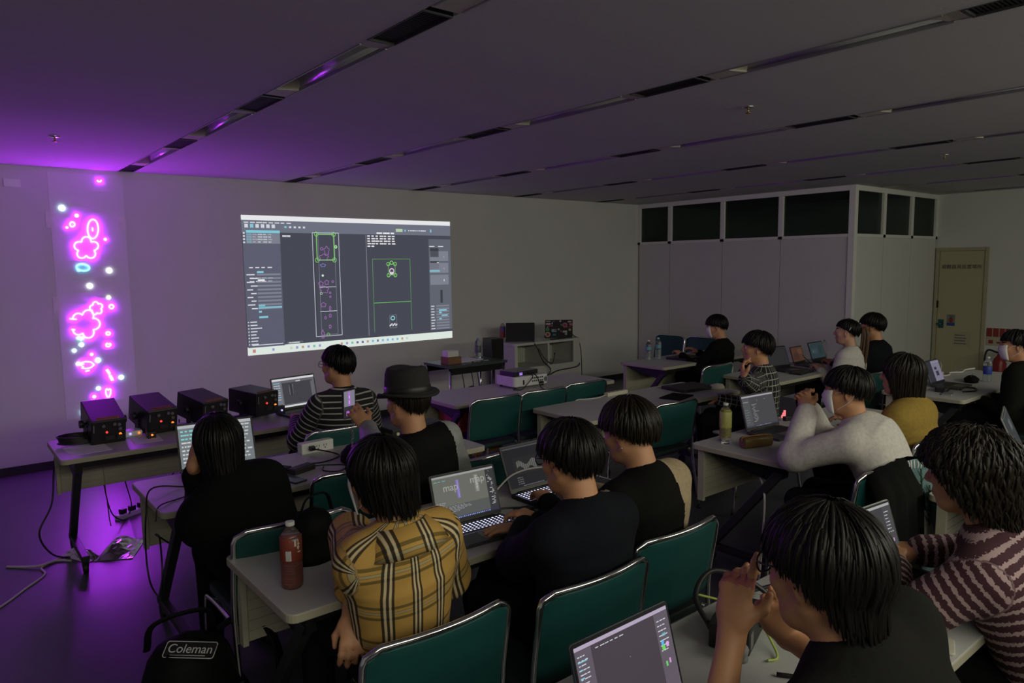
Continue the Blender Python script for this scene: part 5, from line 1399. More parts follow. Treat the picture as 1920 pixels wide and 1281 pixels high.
mb = MB(); mb.prism(rrect(.075, .15, .010), 0, .008); mb.build('phone_body', M['black'], ph, bevel=.0015)
mb = MB(); mb.prism(rrect(.069, .143, .008), .008, .0084); mb.build('screen', mat('glossy_grey_screen', (.10, .11, .115), .08, vary=0), ph)
db = empty('portable_drive', (1.335, 3.60, TH), .5, 'dark ribbed portable drive behind the face up smartphone', 'drive')
MB().bx(-.05, .05, -.06, .06, 0, .02).build('case', M['black'], db, bevel=.004)
mb = MB()
for i in range(7): mb.bx(-.042, .042, -.048+i*.014, -.041+i*.014, .02, .0225)
mb.build('ribs', mat('dark_teal_rubber', (.02, .05, .055), .5), db)
cable('black cord between the portable drive and the smartphone', [(1.37, 3.55, TH+.01), (1.40, 3.47, TH+.004), (1.33, 3.46, TH+.004), (1.30, 3.42, TH+.012)], .003)
mb = MB(); rings = []
for r, z in ((.085, 0), (.092, .012), (.088, .05), (.06, .085), (.02, .098)): rings.append([Vector((r*1.15*math.cos(2*PI*k/24), r*math.sin(2*PI*k/24)*1.0, z)) for k in range(24)])
o = mb.loft(rings); cp = o.build('cap', fabric('dark_navy_cap', (.022, .02, .03)), None); cp.location = (1.76, 3.50, TH); tag(cp, 'dark cloth cap on the second table left of the bobbed head', 'cap')
brim = MB(); brim.loft([[(-.07+.14*k/10, -.085-.06*math.sin(PI*k/10), .006+.008*math.sin(PI*k/10)+dz) for k in range(11)]+[(.07-.14*k/10, -.06-.03*math.sin(PI*k/10), .012+dz) for k in range(11)] for dz in (0, .004)]); brim.build('brim', fabric('dark_navy_cap', (.022, .02, .03)), cp)
bd = empty('audio_device', (2.28, 3.80, TH), .05, 'black box with knobs behind the raised grey sleeve', 'device')
MB().bx(-.19, .19, -.07, .07, 0, .075).build('case', M['black'], bd, bevel=.005)
for i, c in enumerate((-.16, -.02, .04, .10, .14)): MB().cyl((c, -.07, .05), (c, -.084, .05), .010, 12).build('knob', M['offwhite'] if i == 0 else M['darkgrey'], bd)
cable('black cable looping down at the left end of the second table', [(1.05, 3.42, TH+.004), (.88, 3.62, TH+.008), (.74, 3.60, TH+.03), (.695, 3.52, TH-.06), (.69, 3.55, .45), (.69, 3.50, .32), (.70, 3.38, .30), (.70, 3.30, .42), (.72, 3.40, .55), (.74, 3.55, .52), (.85, 3.62, .40)], .004)
cable('thin black cord across the left corner of the second table', [(1.0, 3.34, TH+.004), (.90, 3.46, TH+.004), (.80, 3.44, TH+.004), (.72, 3.38, TH+.006), (.70, 3.36, TH-.05)], .003)
# phone held up by the person in the hat
q = p2; wl = q['toworld'](q['W'][-1])
pz = aty(655, 757, wl[1]+.09)
ph = empty('smartphone', pz, (math.radians(8), math.radians(-4), .10), 'raised smartphone showing the violet laser drawing, held by the hatted person', 'smartphone')
mb = MB(); mb.loft([[(x, y, z) for x, z in rrect(.078, .160, .011)] for y in (0, .009)], smooth=False); mb.build('phone_body', M['black'], ph, bevel=.0015)
R = [(0, 0, 1, 1, (.02, .02, .022)), (.05, .28, .93, .97, (.20, .19, .24)), (.05, .28, .93, .42, (.03, .03, .035)), (.40, .42, .56, .93, (.40, .15, .62)), (.44, .5, .52, .62, (.6, .35, .9)), (.45, .7, .5, .8, (.75, .5, 1.0)), (.2, .08, .75, .26, (.33, .10, .5)), (.3, .12, .4, .2, (.9, .55, .9)), (.55, .1, .62, .2, (.9, .6, .4))]
s = screen('display', .072, .150, R, ph, 1.0); s.location = (0, -.0006, -.075)
mb = MB(); z = pz.z-.08
ch = MB()
for i in range(13):
    c = Vector((.012+.004*math.sin(i), -.004, -.085-i*.0115)); ax = i % 2
    ch.tube([c+Vector(((.0055*math.cos(a)) if ax else 0, 0 if ax else .0055*math.cos(a), .0085*math.sin(a))) for a in np.linspace(0, 2*PI, 11)], .0018, 5)
ch.sphere((.012, -.004, -.245), (.010, .008, .014), 8); ch.build('chain_strap', M['silver'], ph)

# ---- bottles
def bottle(label, x, y, z, h, r, liquid=None, lc=None, cap=None, group=None, labcol=None, fill=.8, lab=(.42, .78), marks=None, sq=False):
    t = empty('plastic_bottle', (x, y, z), random.uniform(-.3, .3), label, 'bottle', group)
    prof = [(.001, 0), (r*.86, 0), (r*.98, h*.03)]
    for i in range(9):
        zz = h*(.06+.04*i); prof += [(r*.93, zz), (r, zz+h*.012), (r, zz+h*.028)]
    prof += [(r*.96, h*.44), (r*.98, h*.62), (r, h*.70), (r*.92, h*.79), (r*.55, h*.88), (r*.36, h*.91), (r*.36, h*.955), (.001, h*.955)]
    MB().lathe(prof, seg=28).build('bottle_body', M['glass'], t)
    if liquid is not None:
        lp_ = [(max(.0008, a*.94-.0006), max(.0015, zz)) for a, zz in prof if zz < h*fill]
        lp_ = lp_[1:]; lp_.append((lp_[-1][0], h*fill)); 
        mb = MB(); mb.lathe([(.0008, .0015)]+lp_+[(.0008, h*fill)], seg=28); mb.build('liquid', liquid, t)
    if labcol is not None:
        k = MB(); k.lathe([(r*1.008, h*lab[0]), (r*1.015, h*lab[0]+.001), (r*1.015, h*lab[1]-.001), (r*1.0, h*lab[1])], seg=36); lb = k.build('wrap_label', labcol, t)
        for bl in (marks or []):
            mb = MB(); a0, a1, z0, z1, mm = bl
            rr = r*1.022
            mb.loft([[(rr*math.cos(a0+(a1-a0)*i/8), rr*math.sin(a0+(a1-a0)*i/8), zz*h) for i in range(9)] for zz in (z0, z1)], closed=False, caps=False); mb.build('label_print', mm, lb)
    MB().lathe([(.001, h*.955), (r*.42, h*.94), (r*.43, h), (.001, h)], seg=22).build('cap', cap or M['white'], t, bevel=.001)
    return t
tea = mat('red_brown_tea', (.36, .035, .010), .15, vary=0, trans=.45)
tl = mat('red_tea_label', (.22, .04, .022), .45, vary=.25, scale=30, bump=0)
barc = M['paper']; cre = mat('cream_print', (.62, .55, .40), .6, vary=0); blp = mat('blue_white_print', (.22, .30, .45), .6, vary=0)
mk = [(-2.35, -1.85, .45, .60, barc), (-1.55, -1.35, .66, .76, cre), (-1.25, -1.0, .68, .70, cre), (-1.30, -1.05, .62, .66, cre), (-1.25, -.9, .56, .58, cre), (-1.7, -1.2, .745, .775, blp), (-1.22, -1.12, .60, .76, cre)]
for i in range(9): mk.append((-2.33+.05*i, -2.315+.05*i, .452, .598, M['black']))
bt = bottle('bottle of red brown tea with a white cap on the plaid person\'s table', .865, 2.235, TH, .222, .0355, tea, None, M['white'], labcol=tl, fill=.80, lab=(.42, .78), marks=mk)
clr = mat('still_water', (.85, .92, .95), .05, vary=0, trans=.97, ior=1.25)
blue_l = mat('blue_bottle_label', (.03, .06, .32), .45, vary=.2); cyan_l = mat('pale_blue_bottle_label', (.12, .32, .42), .45, vary=.3, scale=60)
bottle('water bottle with a pale blue band, left of the pair by the partition', 6.06, 5.10, TH, .215, .032, clr, labcol=cyan_l, fill=.5, lab=(.50, .68))
bottle('water bottle with a pale blue band, right of the pair by the partition', 6.20, 5.08, TH, .235, .034, clr, labcol=cyan_l, fill=.5, lab=(.50, .66), cap=mat('pale_blue_cap', (.4, .6, .7), .5))
gtea = mat('yellow_green_tea', (.42, .38, .05), .15, vary=0, trans=.4)
bottle('bottle of yellow green tea with a white cap next to the brown pencil case', 3.60, 2.44, TH, .225, .035, gtea, labcol=mat('yellow_tea_label', (.42, .40, .12), .4, vary=.35, scale=60), fill=.83, lab=(.35, .78))
bottle('small green labelled bottle on the far table beside the teal screen laptop', 7.42, 3.82, TH, .21, .028, clr, labcol=mat('green_bottle_label', (.14, .20, .10), .5, vary=.2), fill=.3, lab=(.05, .25), cap=mat('green_cap', (.25, .35, .12), .5))
bottle('water bottle with a deep blue label on the table near the cream door', 7.02, 2.16, TH, .215, .033, clr, labcol=blue_l, fill=.6, lab=(.30, .62))
bottle('clear crinkled bottle between the navy top and the black and beige shirt', 2.42, 2.52, TH, .20, .030, None, fill=.2, cap=M['black'])
bottle('water bottle with a bluish cap standing on the black side table', 4.78, 6.50, TH, .24, .034, clr, labcol=mat('smoky_label', (.08, .10, .12), .4, vary=.2), fill=.6, lab=(.3, .6), cap=mat('sky_blue_cap', (.2, .5, .65), .5))
bottle('bottle with a red and blue label beside the black laptop on the white cabinet', 5.60, 7.08, .79, .25, .036, None, labcol=mat('red_blue_bottle_label', (.30, .05, .05), .4, vary=.4, scale=12), lab=(.2, .75), marks=[(-2.6, -.6, .56, .72, mat('blue_label_print', (.06, .12, .4), .5, vary=0))])
# ---- bags and small things on the near table
mb = MB()
bg = empty('black_bag', (1.02, 2.42, TH), .2, 'crumpled black bag behind the red tea bottle', 'bag')
def blob(w, d, h, seed, n=20, rows=9, lump=.12):
    rs = np.random.RandomState(seed); ph_ = rs.uniform(0, 6, 5); rings = []
    for i in range(rows):
        t = i/(rows-1); s = (1-t**2.6)**.5*(.92+.08*math.sin(t*9+ph_[0])); s = max(s, .02)
        rings.append([Vector((w/2*s*math.cos(2*PI*k/n)*(1+lump*math.sin(3*2*PI*k/n+ph_[1]+t*2)), d/2*s*math.sin(2*PI*k/n)*(1+lump*math.sin(2*2*PI*k/n+ph_[2])), h*t)) for k in range(n)])
    return MB().loft(rings)
bagm = fabric('black_nylon', (.009, .009, .010), .7)
blob(.20, .18, .19, 5).build('bag_body', bagm, bg)
MB().tube(spline([(-.05, 0, .17), (-.03, -.02, .23), (.04, -.03, .235), (.08, -.01, .16)], 6), .008, 6, flat=.5).build('handle', bagm, bg)
MB().tube(spline([(.08, -.06, .15), (.11, -.09, .08), (.10, -.11, .012), (.14, -.12, .008)], 6), .009, 6, flat=.4).build('strap', bagm, bg)
slab('paper_sheet', 'white paper corner showing between the black bag and the plaid sleeve', 'paper', 1.22, 2.47, .3, .21, .15, .002, M['paper'], bevel=0, r=.002)
ph = empty('smartphone', (1.90, 2.25, TH), -.35, 'dark smartphone lying between the two backlit laptops', 'smartphone')
mb = MB(); mb.prism(rrect(.075, .155, .011), 0, .009); mb.build('phone_body', M['black'], ph, bevel=.002)
mb = MB(); mb.prism(rrect(.070, .149, .009), .009, .0094); mb.build('screen', mat('black_glass', (.008, .008, .009), .07, vary=0), ph)
ad = empty('power_adapter', (1.79, 2.58, TH), .1, 'tall black adapter with a violet light behind the two backlit laptops', 'adapter')
MB().bx(-.045, .045, -.035, .035, 0, .13).build('case', M['black'], ad, bevel=.006)
MB().cyl((.02, -.035, .05), (.02, -.037, .05), .004, 10).build('indicator_light', glow((.5, .15, 1.0), 1.2), ad)
cable('white cable arching over the dark gaming laptop', [(1.74, 2.42, TH+.006), (1.85, 2.43, TH+.05), (1.95, 2.40, TH+.13), (2.08, 2.34, TH+.15), (2.2, 2.26, TH+.12)], .004, M['cablew'])
cable('black cable along the table in front of the dark gaming laptop', [(1.76, 2.40, TH+.004), (1.90, 2.34, TH+.004), (2.02, 2.22, TH+.004), (2.1, 2.16, TH+.004)], .004)
cable('black cable knotted beside the tall adapter', [(1.82, 2.56, TH+.004), (1.80, 2.49, TH+.004), (1.87, 2.52, TH+.012), (1.82, 2.46, TH+.02), (1.78, 2.44, TH+.004), (1.84, 2.42, TH+.004), (1.9, 2.47, TH+.004)], .0035)
cable('thin white earphone cord at the top left corner of the map laptop', [(1.38, 2.60, TH+.004), (1.36, 2.60, TH+.10), (1.375, 2.585, TH+.19), (1.41, 2.58, TH+.17), (1.40, 2.60, TH+.06), (1.44, 2.61, TH+.004)], .0022, M['cablew'])
# ---- below the near table: bags, plush, wrapper
bp_ = empty('backpack', (.62, 2.62, 0), .0, 'large black backpack with a white name badge on the floor at the near table', 'backpack')
blob(.46, .36, .47, 8, 26, 12, .05).build('bag_body', bagm, bp_)
MB().tube(spline([(-.12, .05, .42), (-.10, .0, .53), (.06, -.02, .54), (.10, .03, .43)], 6), .013, 8, flat=.5).build('top_handle', bagm, bp_)
MB().tube(spline([(.12, .08, .40), (.24, .02, .46), (.30, -.08, .30), (.24, -.12, .1)], 6), .026, 8, flat=.35).build('shoulder_strap', bagm, bp_)
MB().tube(spline([(-.14, -.16, .30), (0, -.20, .31), (.14, -.16, .30)], 6), .004, 6).build('zip', M['darkgrey'], bp_)
bw = mat('white_badge_print', (.62, .62, .62), .6, vary=0)
c0 = Vector((-.01, -.085, .440))
RB = Matrix.Translation(c0) @ Matrix.Rotation(-.75, 4, 'Z') @ Matrix.Rotation(.62, 4, 'X')
mb = MB(); mb.prism(rrect(.185, .062, .010), 0, .003); mb.xf(RB); bdg = mb.build('name_badge', M['black'], bp_)
mb = MB(); P4 = rrect(.180, .057, .009); mb.tube([(x, y, .0035) for x, y in P4+P4[:1]], .0016, 5); mb.xf(RB); mb.build('badge_border', bw, bdg)
text_mesh('badge_lettering', 'Coleman', .044, bw, bdg, RB @ Matrix.Translation((0, .002, .0035)) @ Matrix.Shear('XZ', 4, (0, 0)), .0006)
mb = MB().tube([(-.065, -.020, .004), (.06, -.020, .004)], .0014, 5); mb.xf(RB); mb.build('badge_line', bw, bdg)
tb = empty('shoulder_bag', (1.36, 2.42, 0), -.2, 'black shoulder bag on the floor under the near table with a snack wrapper on top', 'bag')
blob(.50, .36, .36, 12, 24, 10, .06).build('bag_body', bagm, tb)
MB().tube(spline([(-.18, 0, .26), (-.12, -.05, .42), (.08, -.04, .44), (.18, 0, .27)], 6), .012, 8, flat=.5).build('handle', bagm, tb)
wp = MB(); rs = np.random.RandomState(4); top = []; bot = []
for i in range(9):
    a, b3 = [], []
    for j in range(6):
        u, v = i/8*2-1, j/5*2-1; e = max(0, (1-abs(u)**4)*(1-v*v)); a.append((u*.07, v*.035, .004+.014*e+rs.uniform(0, .003))); b3.append((u*.07, v*.035, .0))
    top.append(a); bot.append(b3)
wp.loft([a+list(reversed(b3)) for a, b3 in zip(top, bot)])
for i, f in enumerate(wp.bm.faces): f.material_index = 1 if f.calc_center_median().x > .045 or f.calc_center_median().x < -.05 else 0
o = wp.build('snack_wrapper', [mat('blue_foil_print', (.04, .12, .42), .35, vary=.5, scale=50), mat('white_foil_print', (.6, .62, .66), .35, metal=.3)], None)
pw = at(592, 1196, .375); o.location = (pw.x, pw.y, .362); o.rotation_euler = (.2, .1, .5); tag(o, 'small blue and white snack wrapper on the black shoulder bag', 'wrapper')
# plush
pl = empty('plush_toy', at(912, 1090, .44), .4, 'pale plush animal with a red ribbon hanging under the near table', 'plush toy')
pm = mat('cream_plush', (.50, .47, .42), 1.0, vary=.2, scale=150, bump=.5, sheen=.4)
def pfield(prims, name, par, m, res=.004):
    pts = np.array([p[0] for p in prims]+[p[1] for p in prims]); F = Field(pts.min(0)-.06, pts.max(0)+.06, res)
    for a, b3, ra, rb in prims: F.cone(a, b3, ra, rb, .012)
    V, Q = F.mesh(); return np_mesh(name, V, Q, m, par)
pfield([((0, 0, .035), (0, -.01, .03), .030, .030), ((0, -.018, .018), (0, -.035, .012), .018, .013), ((-.02, 0, .045), (-.055, 0, .042), .013, .017), ((.02, 0, .045), (.055, 0, .042), .013, .017)], 'head', pl, pm)
pfield([((0, 0, -.02), (0, 0, -.065), .022, .030), ((-.02, 0, -.02), (-.045, -.015, -.045), .010, .011), ((.02, 0, -.02), (.045, -.01, -.01), .010, .011), ((-.02, -.01, -.08), (-.05, -.035, -.095), .014, .016), ((.02, -.01, -.08), (.035, -.03, -.105), .014, .016)], 'plush_body', pl, pm)
MB().tube([(.024*math.cos(a), .024*math.sin(a), -.008) for a in np.linspace(0, 2*PI, 17)], .005, 6).tube([(0, -.024, -.008), (.01, -.035, -.04), (.008, -.036, -.09)], .006, 6, flat=.4).build('ribbon', mat('red_ribbon', (.30, .03, .035), .6), pl)
for s in (-1, 1): MB().sphere((s*.011, -.029, .042), .0035, 8).build('eye', M['black'], pl)
MB().tube(spline([(0, 0, .06), (.01, .06, .12), (.0, .12, .2), (.0, .16, TH-.03-pl.location.z)], 5), .0025, 6).build('hanging_cord', M['black'], pl)
hb = empty('hanging_bag', (1.73, 2.25, .30), .1, 'dark bag under the near table behind the plush animal', 'bag')
blob(.26, .16, .34, 15, 20, 9, .05).build('bag_body', bagm, hb); 
MB().tube(spline([(-.07, 0, .30), (-.06, 0, .369), (.06, 0, .369), (.07, 0, .30)], 5), .006, 6).build('handle', bagm, hb)
# ---------------------------------------------------------------- side of the room: projector, side table, cabinet
pj = empty('video_projector', (3.97, 4.76, TH), -.02, 'white video projector on the middle front table', 'projector')
wv = mat('white_projector_plastic', (.66, .65, .66), .4, vary=.03)
mb = MB(); mb.prism(rrect(.38, .28, .035), .018, .105); mb.build('case', wv, pj, bevel=.008, seg=3)
for sx in (-1, 1):
    for sy in (-1, 1): MB().cyl((sx*.15, sy*.10, 0), (sx*.15, sy*.10, .02), .013, 10).build('foot', M['black'], pj)
for i in range(2):
    for k in range(6): MB().bx(.0+k*.022, .014+k*.022, -.1425, -.139, .050+i*.026, .062+i*.026).build('port', M['black'], pj)
MB().bx(-.10, -.085, -.1425, -.139, .035, .075).build('air_slot', M['black'], pj)
mb = MB()
for i in range(5): mb.cyl((.155, -.139, .06), (.155, -.1415, .06), .024-i*.004, 18)
mb.build('speaker_grille', mat('grey_grille', (.3, .3, .3), .6), pj)
MB().bx(.085, .115, -.165, -.139, .028, .048).build('plug', M['black'], pj, bevel=.003)
MB().cyl((-.06, .14, .065), (-.06, .165, .065), .040, 24).build('lens', M['black'], pj)
rc_ = empty('media_box', (3.93, 4.75, TH+.105), .10, 'flat black box with violet lights on top of the video projector', 'media box')
mb = MB(); mb.prism(rrect(.29, .19, .012), .004, .040); mb.build('case', M['black'], rc_, bevel=.003)
mb = MB(); mb.prism(rrect(.28, .18, .012), .040, .042); mb.build('top_plate', mat('grey_brushed_plate', (.22, .21, .24), .35, metal=.6), rc_)
for i in range(2):
    for k in range(3): MB().cyl((-.085+k*.013, -.095, .014+i*.013), (-.085+k*.013, -.0965, .014+i*.013), .0042, 8).build('indicator_light', glow((.45, .25, 1.0), 2.0), rc_)
cable('black cable from the media box down over the video projector, left of two', [(3.95, 4.655, TH+.125), (3.96, 4.60, TH+.10), (3.86, 4.58, TH+.03), (3.80, 4.57, TH+.006), (3.76, 4.62, TH+.006)], .004)
cable('black cable from the media box down over the video projector, right of two', [(4.0, 4.655, TH+.125), (4.01, 4.60, TH+.09), (4.0, 4.55, TH+.02), (3.96, 4.46, TH+.006), (3.90, 4.395, TH+.004), (3.90, 4.375, TH-.05)], .004)
# red storage box under the projector table
sb = empty('storage_box', (3.36, 4.72, 0), .03, 'red orange storage box under the projector table', 'box')
rd = mat('red_orange_plastic', (.42, .055, .030), .45, vary=.1)
mb = MB(); mb.bx(-.19, .19, -.14, .14, .27, .60); mb.build('box_body', rd, sb, bevel=.008)
MB().bx(-.20, .20, -.15, .15, .585, .612).build('lid', rd, sb, bevel=.006)
mb = MB()
mb.bx(-.196, -.19, -.05, .05, .44, .50); mb.build('grip', mat('violet_sticker', (.30, .06, .28), .5), sb)
st = MB(); st.bx(-.22, .22, -.17, .17, .24, .27)
for sx in (-1, 1):
    for sy in (-1, 1): st.bx(sx*.20-.015, sx*.20+.015, sy*.15-.015, sy*.15+.015, 0, .24)
o = st.build('low_stool', mat('orange_brown_wood', (.30, .15, .045), .5, vary=.25, scale=14)); o.location = (3.36, 4.72, 0); o.rotation_euler = (0, 0, .03); tag(o, 'low wooden stand under the red orange storage box', 'stand')
# black side table
tx0, tx1, ty0, ty1 = 4.17, 4.95, 6.18, 6.68
sd = empty('side_table', ((tx0+tx1)/2, (ty0+ty1)/2, 0), 0, 'small dark side table with metal legs below the projected desktop', 'side table')
hw, hd = (tx1-tx0)/2, (ty1-ty0)/2
MB().bx(-hw, hw, -hd, hd, .672, .70).build('tabletop', mat('dark_green_laminate', (.05, .07, .065), .35), sd, bevel=.003)
MB().bx(-hw+.03, hw-.03, -hd+.03, -hd+.045, .60, .672).bx(-hw+.03, hw-.03, hd-.045, hd-.03, .60, .672).build('apron', M['blackmetal'], sd)
for sx in (-1, 1):
    for sy in (-1, 1): MB().cyl((sx*(hw-.03), sy*(hd-.03), 0), (sx*(hw-.03), sy*(hd-.03), .672), .014, 12).build('leg', M['chrome'], sd)
box_thing('card_box', 'brown and green box under the white box on the side table', 'box', 4.33, 6.38, .70, .17, .15, .075, mat('brown_card_box', (.22, .11, .05), .7, vary=.3, scale=14))
box_thing('tissue_box', 'small white box on top of the brown box on the side table', 'box', 4.33, 6.39, .775, .14, .11, .065, M['white'])
slab('paper_sheet', 'white papers spread on the dark side table', 'paper', 4.60, 6.50, .15, .34, .24, .006, M['paper'], z=.70, bevel=0, r=.002)
cable('silver and black cable bundle at the front of the side table', [(4.42, 6.24, .712), (4.48, 6.21, .72), (4.53, 6.25, .708), (4.60, 6.22, .716), (4.66, 6.26, .708), (4.74, 6.25, .71)], .009, M['steel'])
sp_ = empty('speaker', (5.12, 6.66, 0), -.1, 'black loudspeaker on a stand beside the side table', 'loudspeaker')
MB().bx(-.085, .085, -.10, .10, .60, .90).build('cabinet', M['black'], sp_, bevel=.006)
MB().bx(-.078, .078, -.105, -.10, .61, .89).build('grille', mat('black_speaker_cloth', (.012, .012, .012), .95, bump=.4, scale=200), sp_)
MB().cyl((0, 0, .02), (0, 0, .60), .018).bx(-.16, .16, -.13, .13, 0, .02).build('stand', M['blackmetal'], sp_)
for i, (a, b3) in enumerate(((4.40, 4.44), (4.52, 4.50), (4.60, 4.66), (4.75, 4.80))):
    cable('%s thin black cable hanging below the side table' % ORD[i], [(a, 6.30, .66), (a+.02, 6.27, .45), (b3, 6.30, .2), (b3+.04, 6.35, G0)], .005)
gb = empty('floor_bag', (4.36, 6.05, 0), .1, 'black bag on the floor under the dark side table', 'bag')
blob(.46, .34, .40, 9, 24, 10, .06).build('bag_body', bagm, gb); MB().tube(spline([(-.12, 0, .33), (-.05, 0, .47), (.05, 0, .47), (.12, 0, .33)], 6), .012, 8, flat=.5).build('handle', bagm, gb)
# white cabinet against the wall
cx0, cx1, cy0, cy1, cz = 5.50, 6.62, 6.72, 7.20, .79
cb = empty('cabinet', ((cx0+cx1)/2, (cy0+cy1)/2, 0), 0, 'white low cabinet with two open compartments against the front wall', 'cabinet')
hw, hd = (cx1-cx0)/2, (cy1-cy0)/2
cw = mat('white_cabinet_laminate', (.55, .55, .51), .5, vary=.03)
mb = MB(); mb.bx(-hw, hw, hd-.02, hd, 0, cz-.03).bx(-hw, -hw+.025, -hd, hd-.02, 0, cz-.03).bx(hw-.10, hw, -hd+.02, hd-.02, 0, cz-.03).bx(-.015, .015, -hd+.004, hd-.02, .48, cz-.03).bx(-hw+.025, hw-.10, -hd+.004, hd-.02, .455, .48)
mb.bx(-hw+.025, hw-.10, -hd+.006, -hd+.03, .04, .455); mb.bx(-hw+.025, -hw+.05, -hd+.004, -hd+.03, .48, cz-.03).bx(hw-.125, hw-.10, -hd+.004, -hd+.03, .48, cz-.03)
mb.build('carcass', cw, cb, bevel=.002)
mb = MB(); mb.prism(rrect(cx1-cx0+.02, cy1-cy0+.02, .05), cz-.03, cz); mb.build('top', cw, cb, bevel=.003)
for i, xx in enumerate((-.29, .19)):
    mb = MB(); mb.prism(rrect(.26, .04, .018), .50, cz-.05); mb.xf(Matrix.Translation((xx, .10, 0))); mb.build('back_insert', mat('pale_green_insert', (.40, .42, .33), .6), cb)
laptop('black laptop with a bare lid on the white cabinet', 5.78, 6.96, 2.50, .36, .235, 97, M['black'], [(0, 0, 1, 1, (.02, .02, .02))], z=cz)
cm_ = lambda n, c: mat(n, c, .5, vary=0)
wht, grn, pnk, rdd, blu2, gld, lbl = cm_('white_sticker', (.5, .5, .5)), cm_('green_sticker', (.06, .28, .08)), cm_('pink_sticker', (.40, .14, .25)), cm_('red_sticker', (.32, .03, .06)), cm_('blue_sticker', (.08, .14, .30)), cm_('cream_sticker', (.45, .42, .33)), cm_('pale_blue_sticker', (.25, .38, .42))
S_ = [(.03, .90, .20, .95, gld), (.26, .90, .36, .94, blu2), (.52, .88, .58, .98, gld), (.82, .85, .95, .93, gld), (.03, .72, .20, .82, wht), (.24, .76, .28, .86, wht), (.08, .60, .20, .70, rdd), (.23, .62, .28, .70, pnk), (.03, .36, .15, .54, grn),
      (.24, .30, .42, .46, lbl), (.46, .40, .53, .50, lbl), (.56, .66, .62, .76, grn), (.88, .66, .98, .80, pnk), (.66, .55, .95, .60, rdd), (.86, .36, .94, .48, gld), (.64, .26, .80, .37, gld), (.72, .12, .80, .24, lbl), (.56, .30, .60, .38, pnk), (.28, .08, .40, .20, blu2), (.06, .56, .11, .60, wht), (.34, .36, .42, .44, rdd)]
S_ = [(1-c, b3, 1-a, d, m) for a, b3, c, d, m in S_]
ls = laptop('black laptop with its lid covered in colourful stickers on the white cabinet', 6.43, 6.95, 2.48, .36, .235, 97, M['black'], [(0, 0, 1, 1, (.02, .02, .02))], z=cz, lidrects=S_)
for ch in bpy.data.objects:
    if ch.name.startswith('lid') and ch.parent == ls and not ch.name.startswith('lid_'):
        for a, b3, rr, m1, m2 in ((.72, .70, .032, pnk, rdd), (.10, .16, .034, gld, rdd)):
            mb = MB()
            for r_, yy, k in ((rr, .0079, 0), (rr*.62, .0083, 1)): mb.loft([[(.18-a*.36+r_*math.cos(t), y2, b3*.228+r_*math.sin(t)) for t in np.linspace(0, 2*PI, 22, endpoint=False)] for y2 in (.0068, yy)], mi=k)
            mb.build('round_sticker', [m1, m2], ch)
cable('bundle of black cables at the right end of the white cabinet top', [(6.12, 6.76, cz+.008), (6.25, 6.74, cz+.012), (6.42, 6.75, cz+.02), (6.52, 6.80, cz+.045), (6.60, 6.85, cz+.03), (6.645, 6.82, cz-.05), (6.64, 6.78, .50), (6.55, 6.70, .42), (6.2, 6.69, .40), (6.05, 6.69, .36)], .007)
cable('black cable crossing the front of the white cabinet from the laptops', [(5.80, 6.72, cz+.008), (5.84, 6.69, cz-.08), (5.92, 6.68, .55), (6.05, 6.68, .42), (5.92, 6.68, .30), (5.80, 6.68, .18), (5.7, 6.65, .06)], .007)
cable('black cable hanging free at the right of the white cabinet', [(6.60, 6.80, cz+.008), (6.70, 6.85, cz-.03), (6.78, 6.88, .60), (6.80, 6.88, .30), (6.80, 6.90, G0)], .006)
cable('short black cable looped in the left compartment of the cabinet', [(5.92, 6.76, .70), (5.96, 6.70, .58), (6.10, 6.71, .50), (6.16, 6.72, .62), (6.20, 6.78, .60)], .005)
# white power strip at the far edge of the middle table and its cord
ps = empty('power_strip', (4.24, 3.90, TH), .02, 'white power strip at the far edge of the middle table', 'power strip')
MB().bx(-.12, .12, -.022, .022, 0, .03).build('strip_body', M['offwhite'], ps, bevel=.004)
for i in range(4): MB().bx(-.09+i*.05, -.075+i*.05, -.008, .008, .03, .0308).build('outlet', M['darkgrey'], ps)
cable('white cord of the power strip on the middle table', [(4.12, 3.90, TH+.012), (4.02, 3.89, TH+.004), (3.92, 3.91, TH+.004), (3.84, 3.935, TH+.004), (3.80, 3.955, TH-.03)], .004, M['cablew'])
# things around the white sweatshirt
pcase = empty('pencil_case', (3.60, 2.235, TH), -.30, 'brown zipped pencil case next to the yellow green tea bottle', 'pencil case')
br = mat('brown_leather', (.13, .075, .015), .5, vary=.3, scale=30, bump=.2)
mb = MB(); rings = []
for x, s in ((-.10, .80), (-.092, 1), (0, 1.04), (.092, 1), (.10, .80)): rings.append([(x, .032*s*math.copysign(abs(math.cos(t))**.6, math.cos(t)), .033+.032*s*math.copysign(abs(math.sin(t))**.6, math.sin(t))) for t in np.linspace(0, 2*PI, 22, endpoint=False)])
mb.loft(rings).build('case_body', br, pcase)
MB().tube(spline([(-.102, 0, .045), (-.095, 0, .064), (0, 0, .0675), (.095, 0, .064), (.104, 0, .045)], 6), .004, 6).build('zip', mat('orange_zip', (.32, .15, .04), .5), pcase)
ms = empty('computer_mouse', (3.70, 2.07, TH), -.2, 'black computer mouse in front of the laptop with lines of code', 'mouse')
blob(.062, .105, .036, 3, 18, 8, .0).build('mouse_shell', M['black'], ms); MB().cyl((-.004, .03, .032), (.004, .03, .032), .006, 10).build('scroll_wheel', M['darkgrey'], ms)
gd = empty('gadget', at(1472, 786, TH), -.3, 'small device with pink glowing marks beside the laptop with lines of code', 'device')
MB().bx(-.06, .06, -.03, .03, 0, .012).build('case', M['white'], gd, bevel=.003)
mb = MB()
for i in range(3): mb.bx(-.03+i*.02, -.018+i*.02, -.006+i*.012, .004+i*.012, .012, .030+.012*i)
mb.build('glowing_marks', glow((1.0, .22, .25), 1.0), gd)
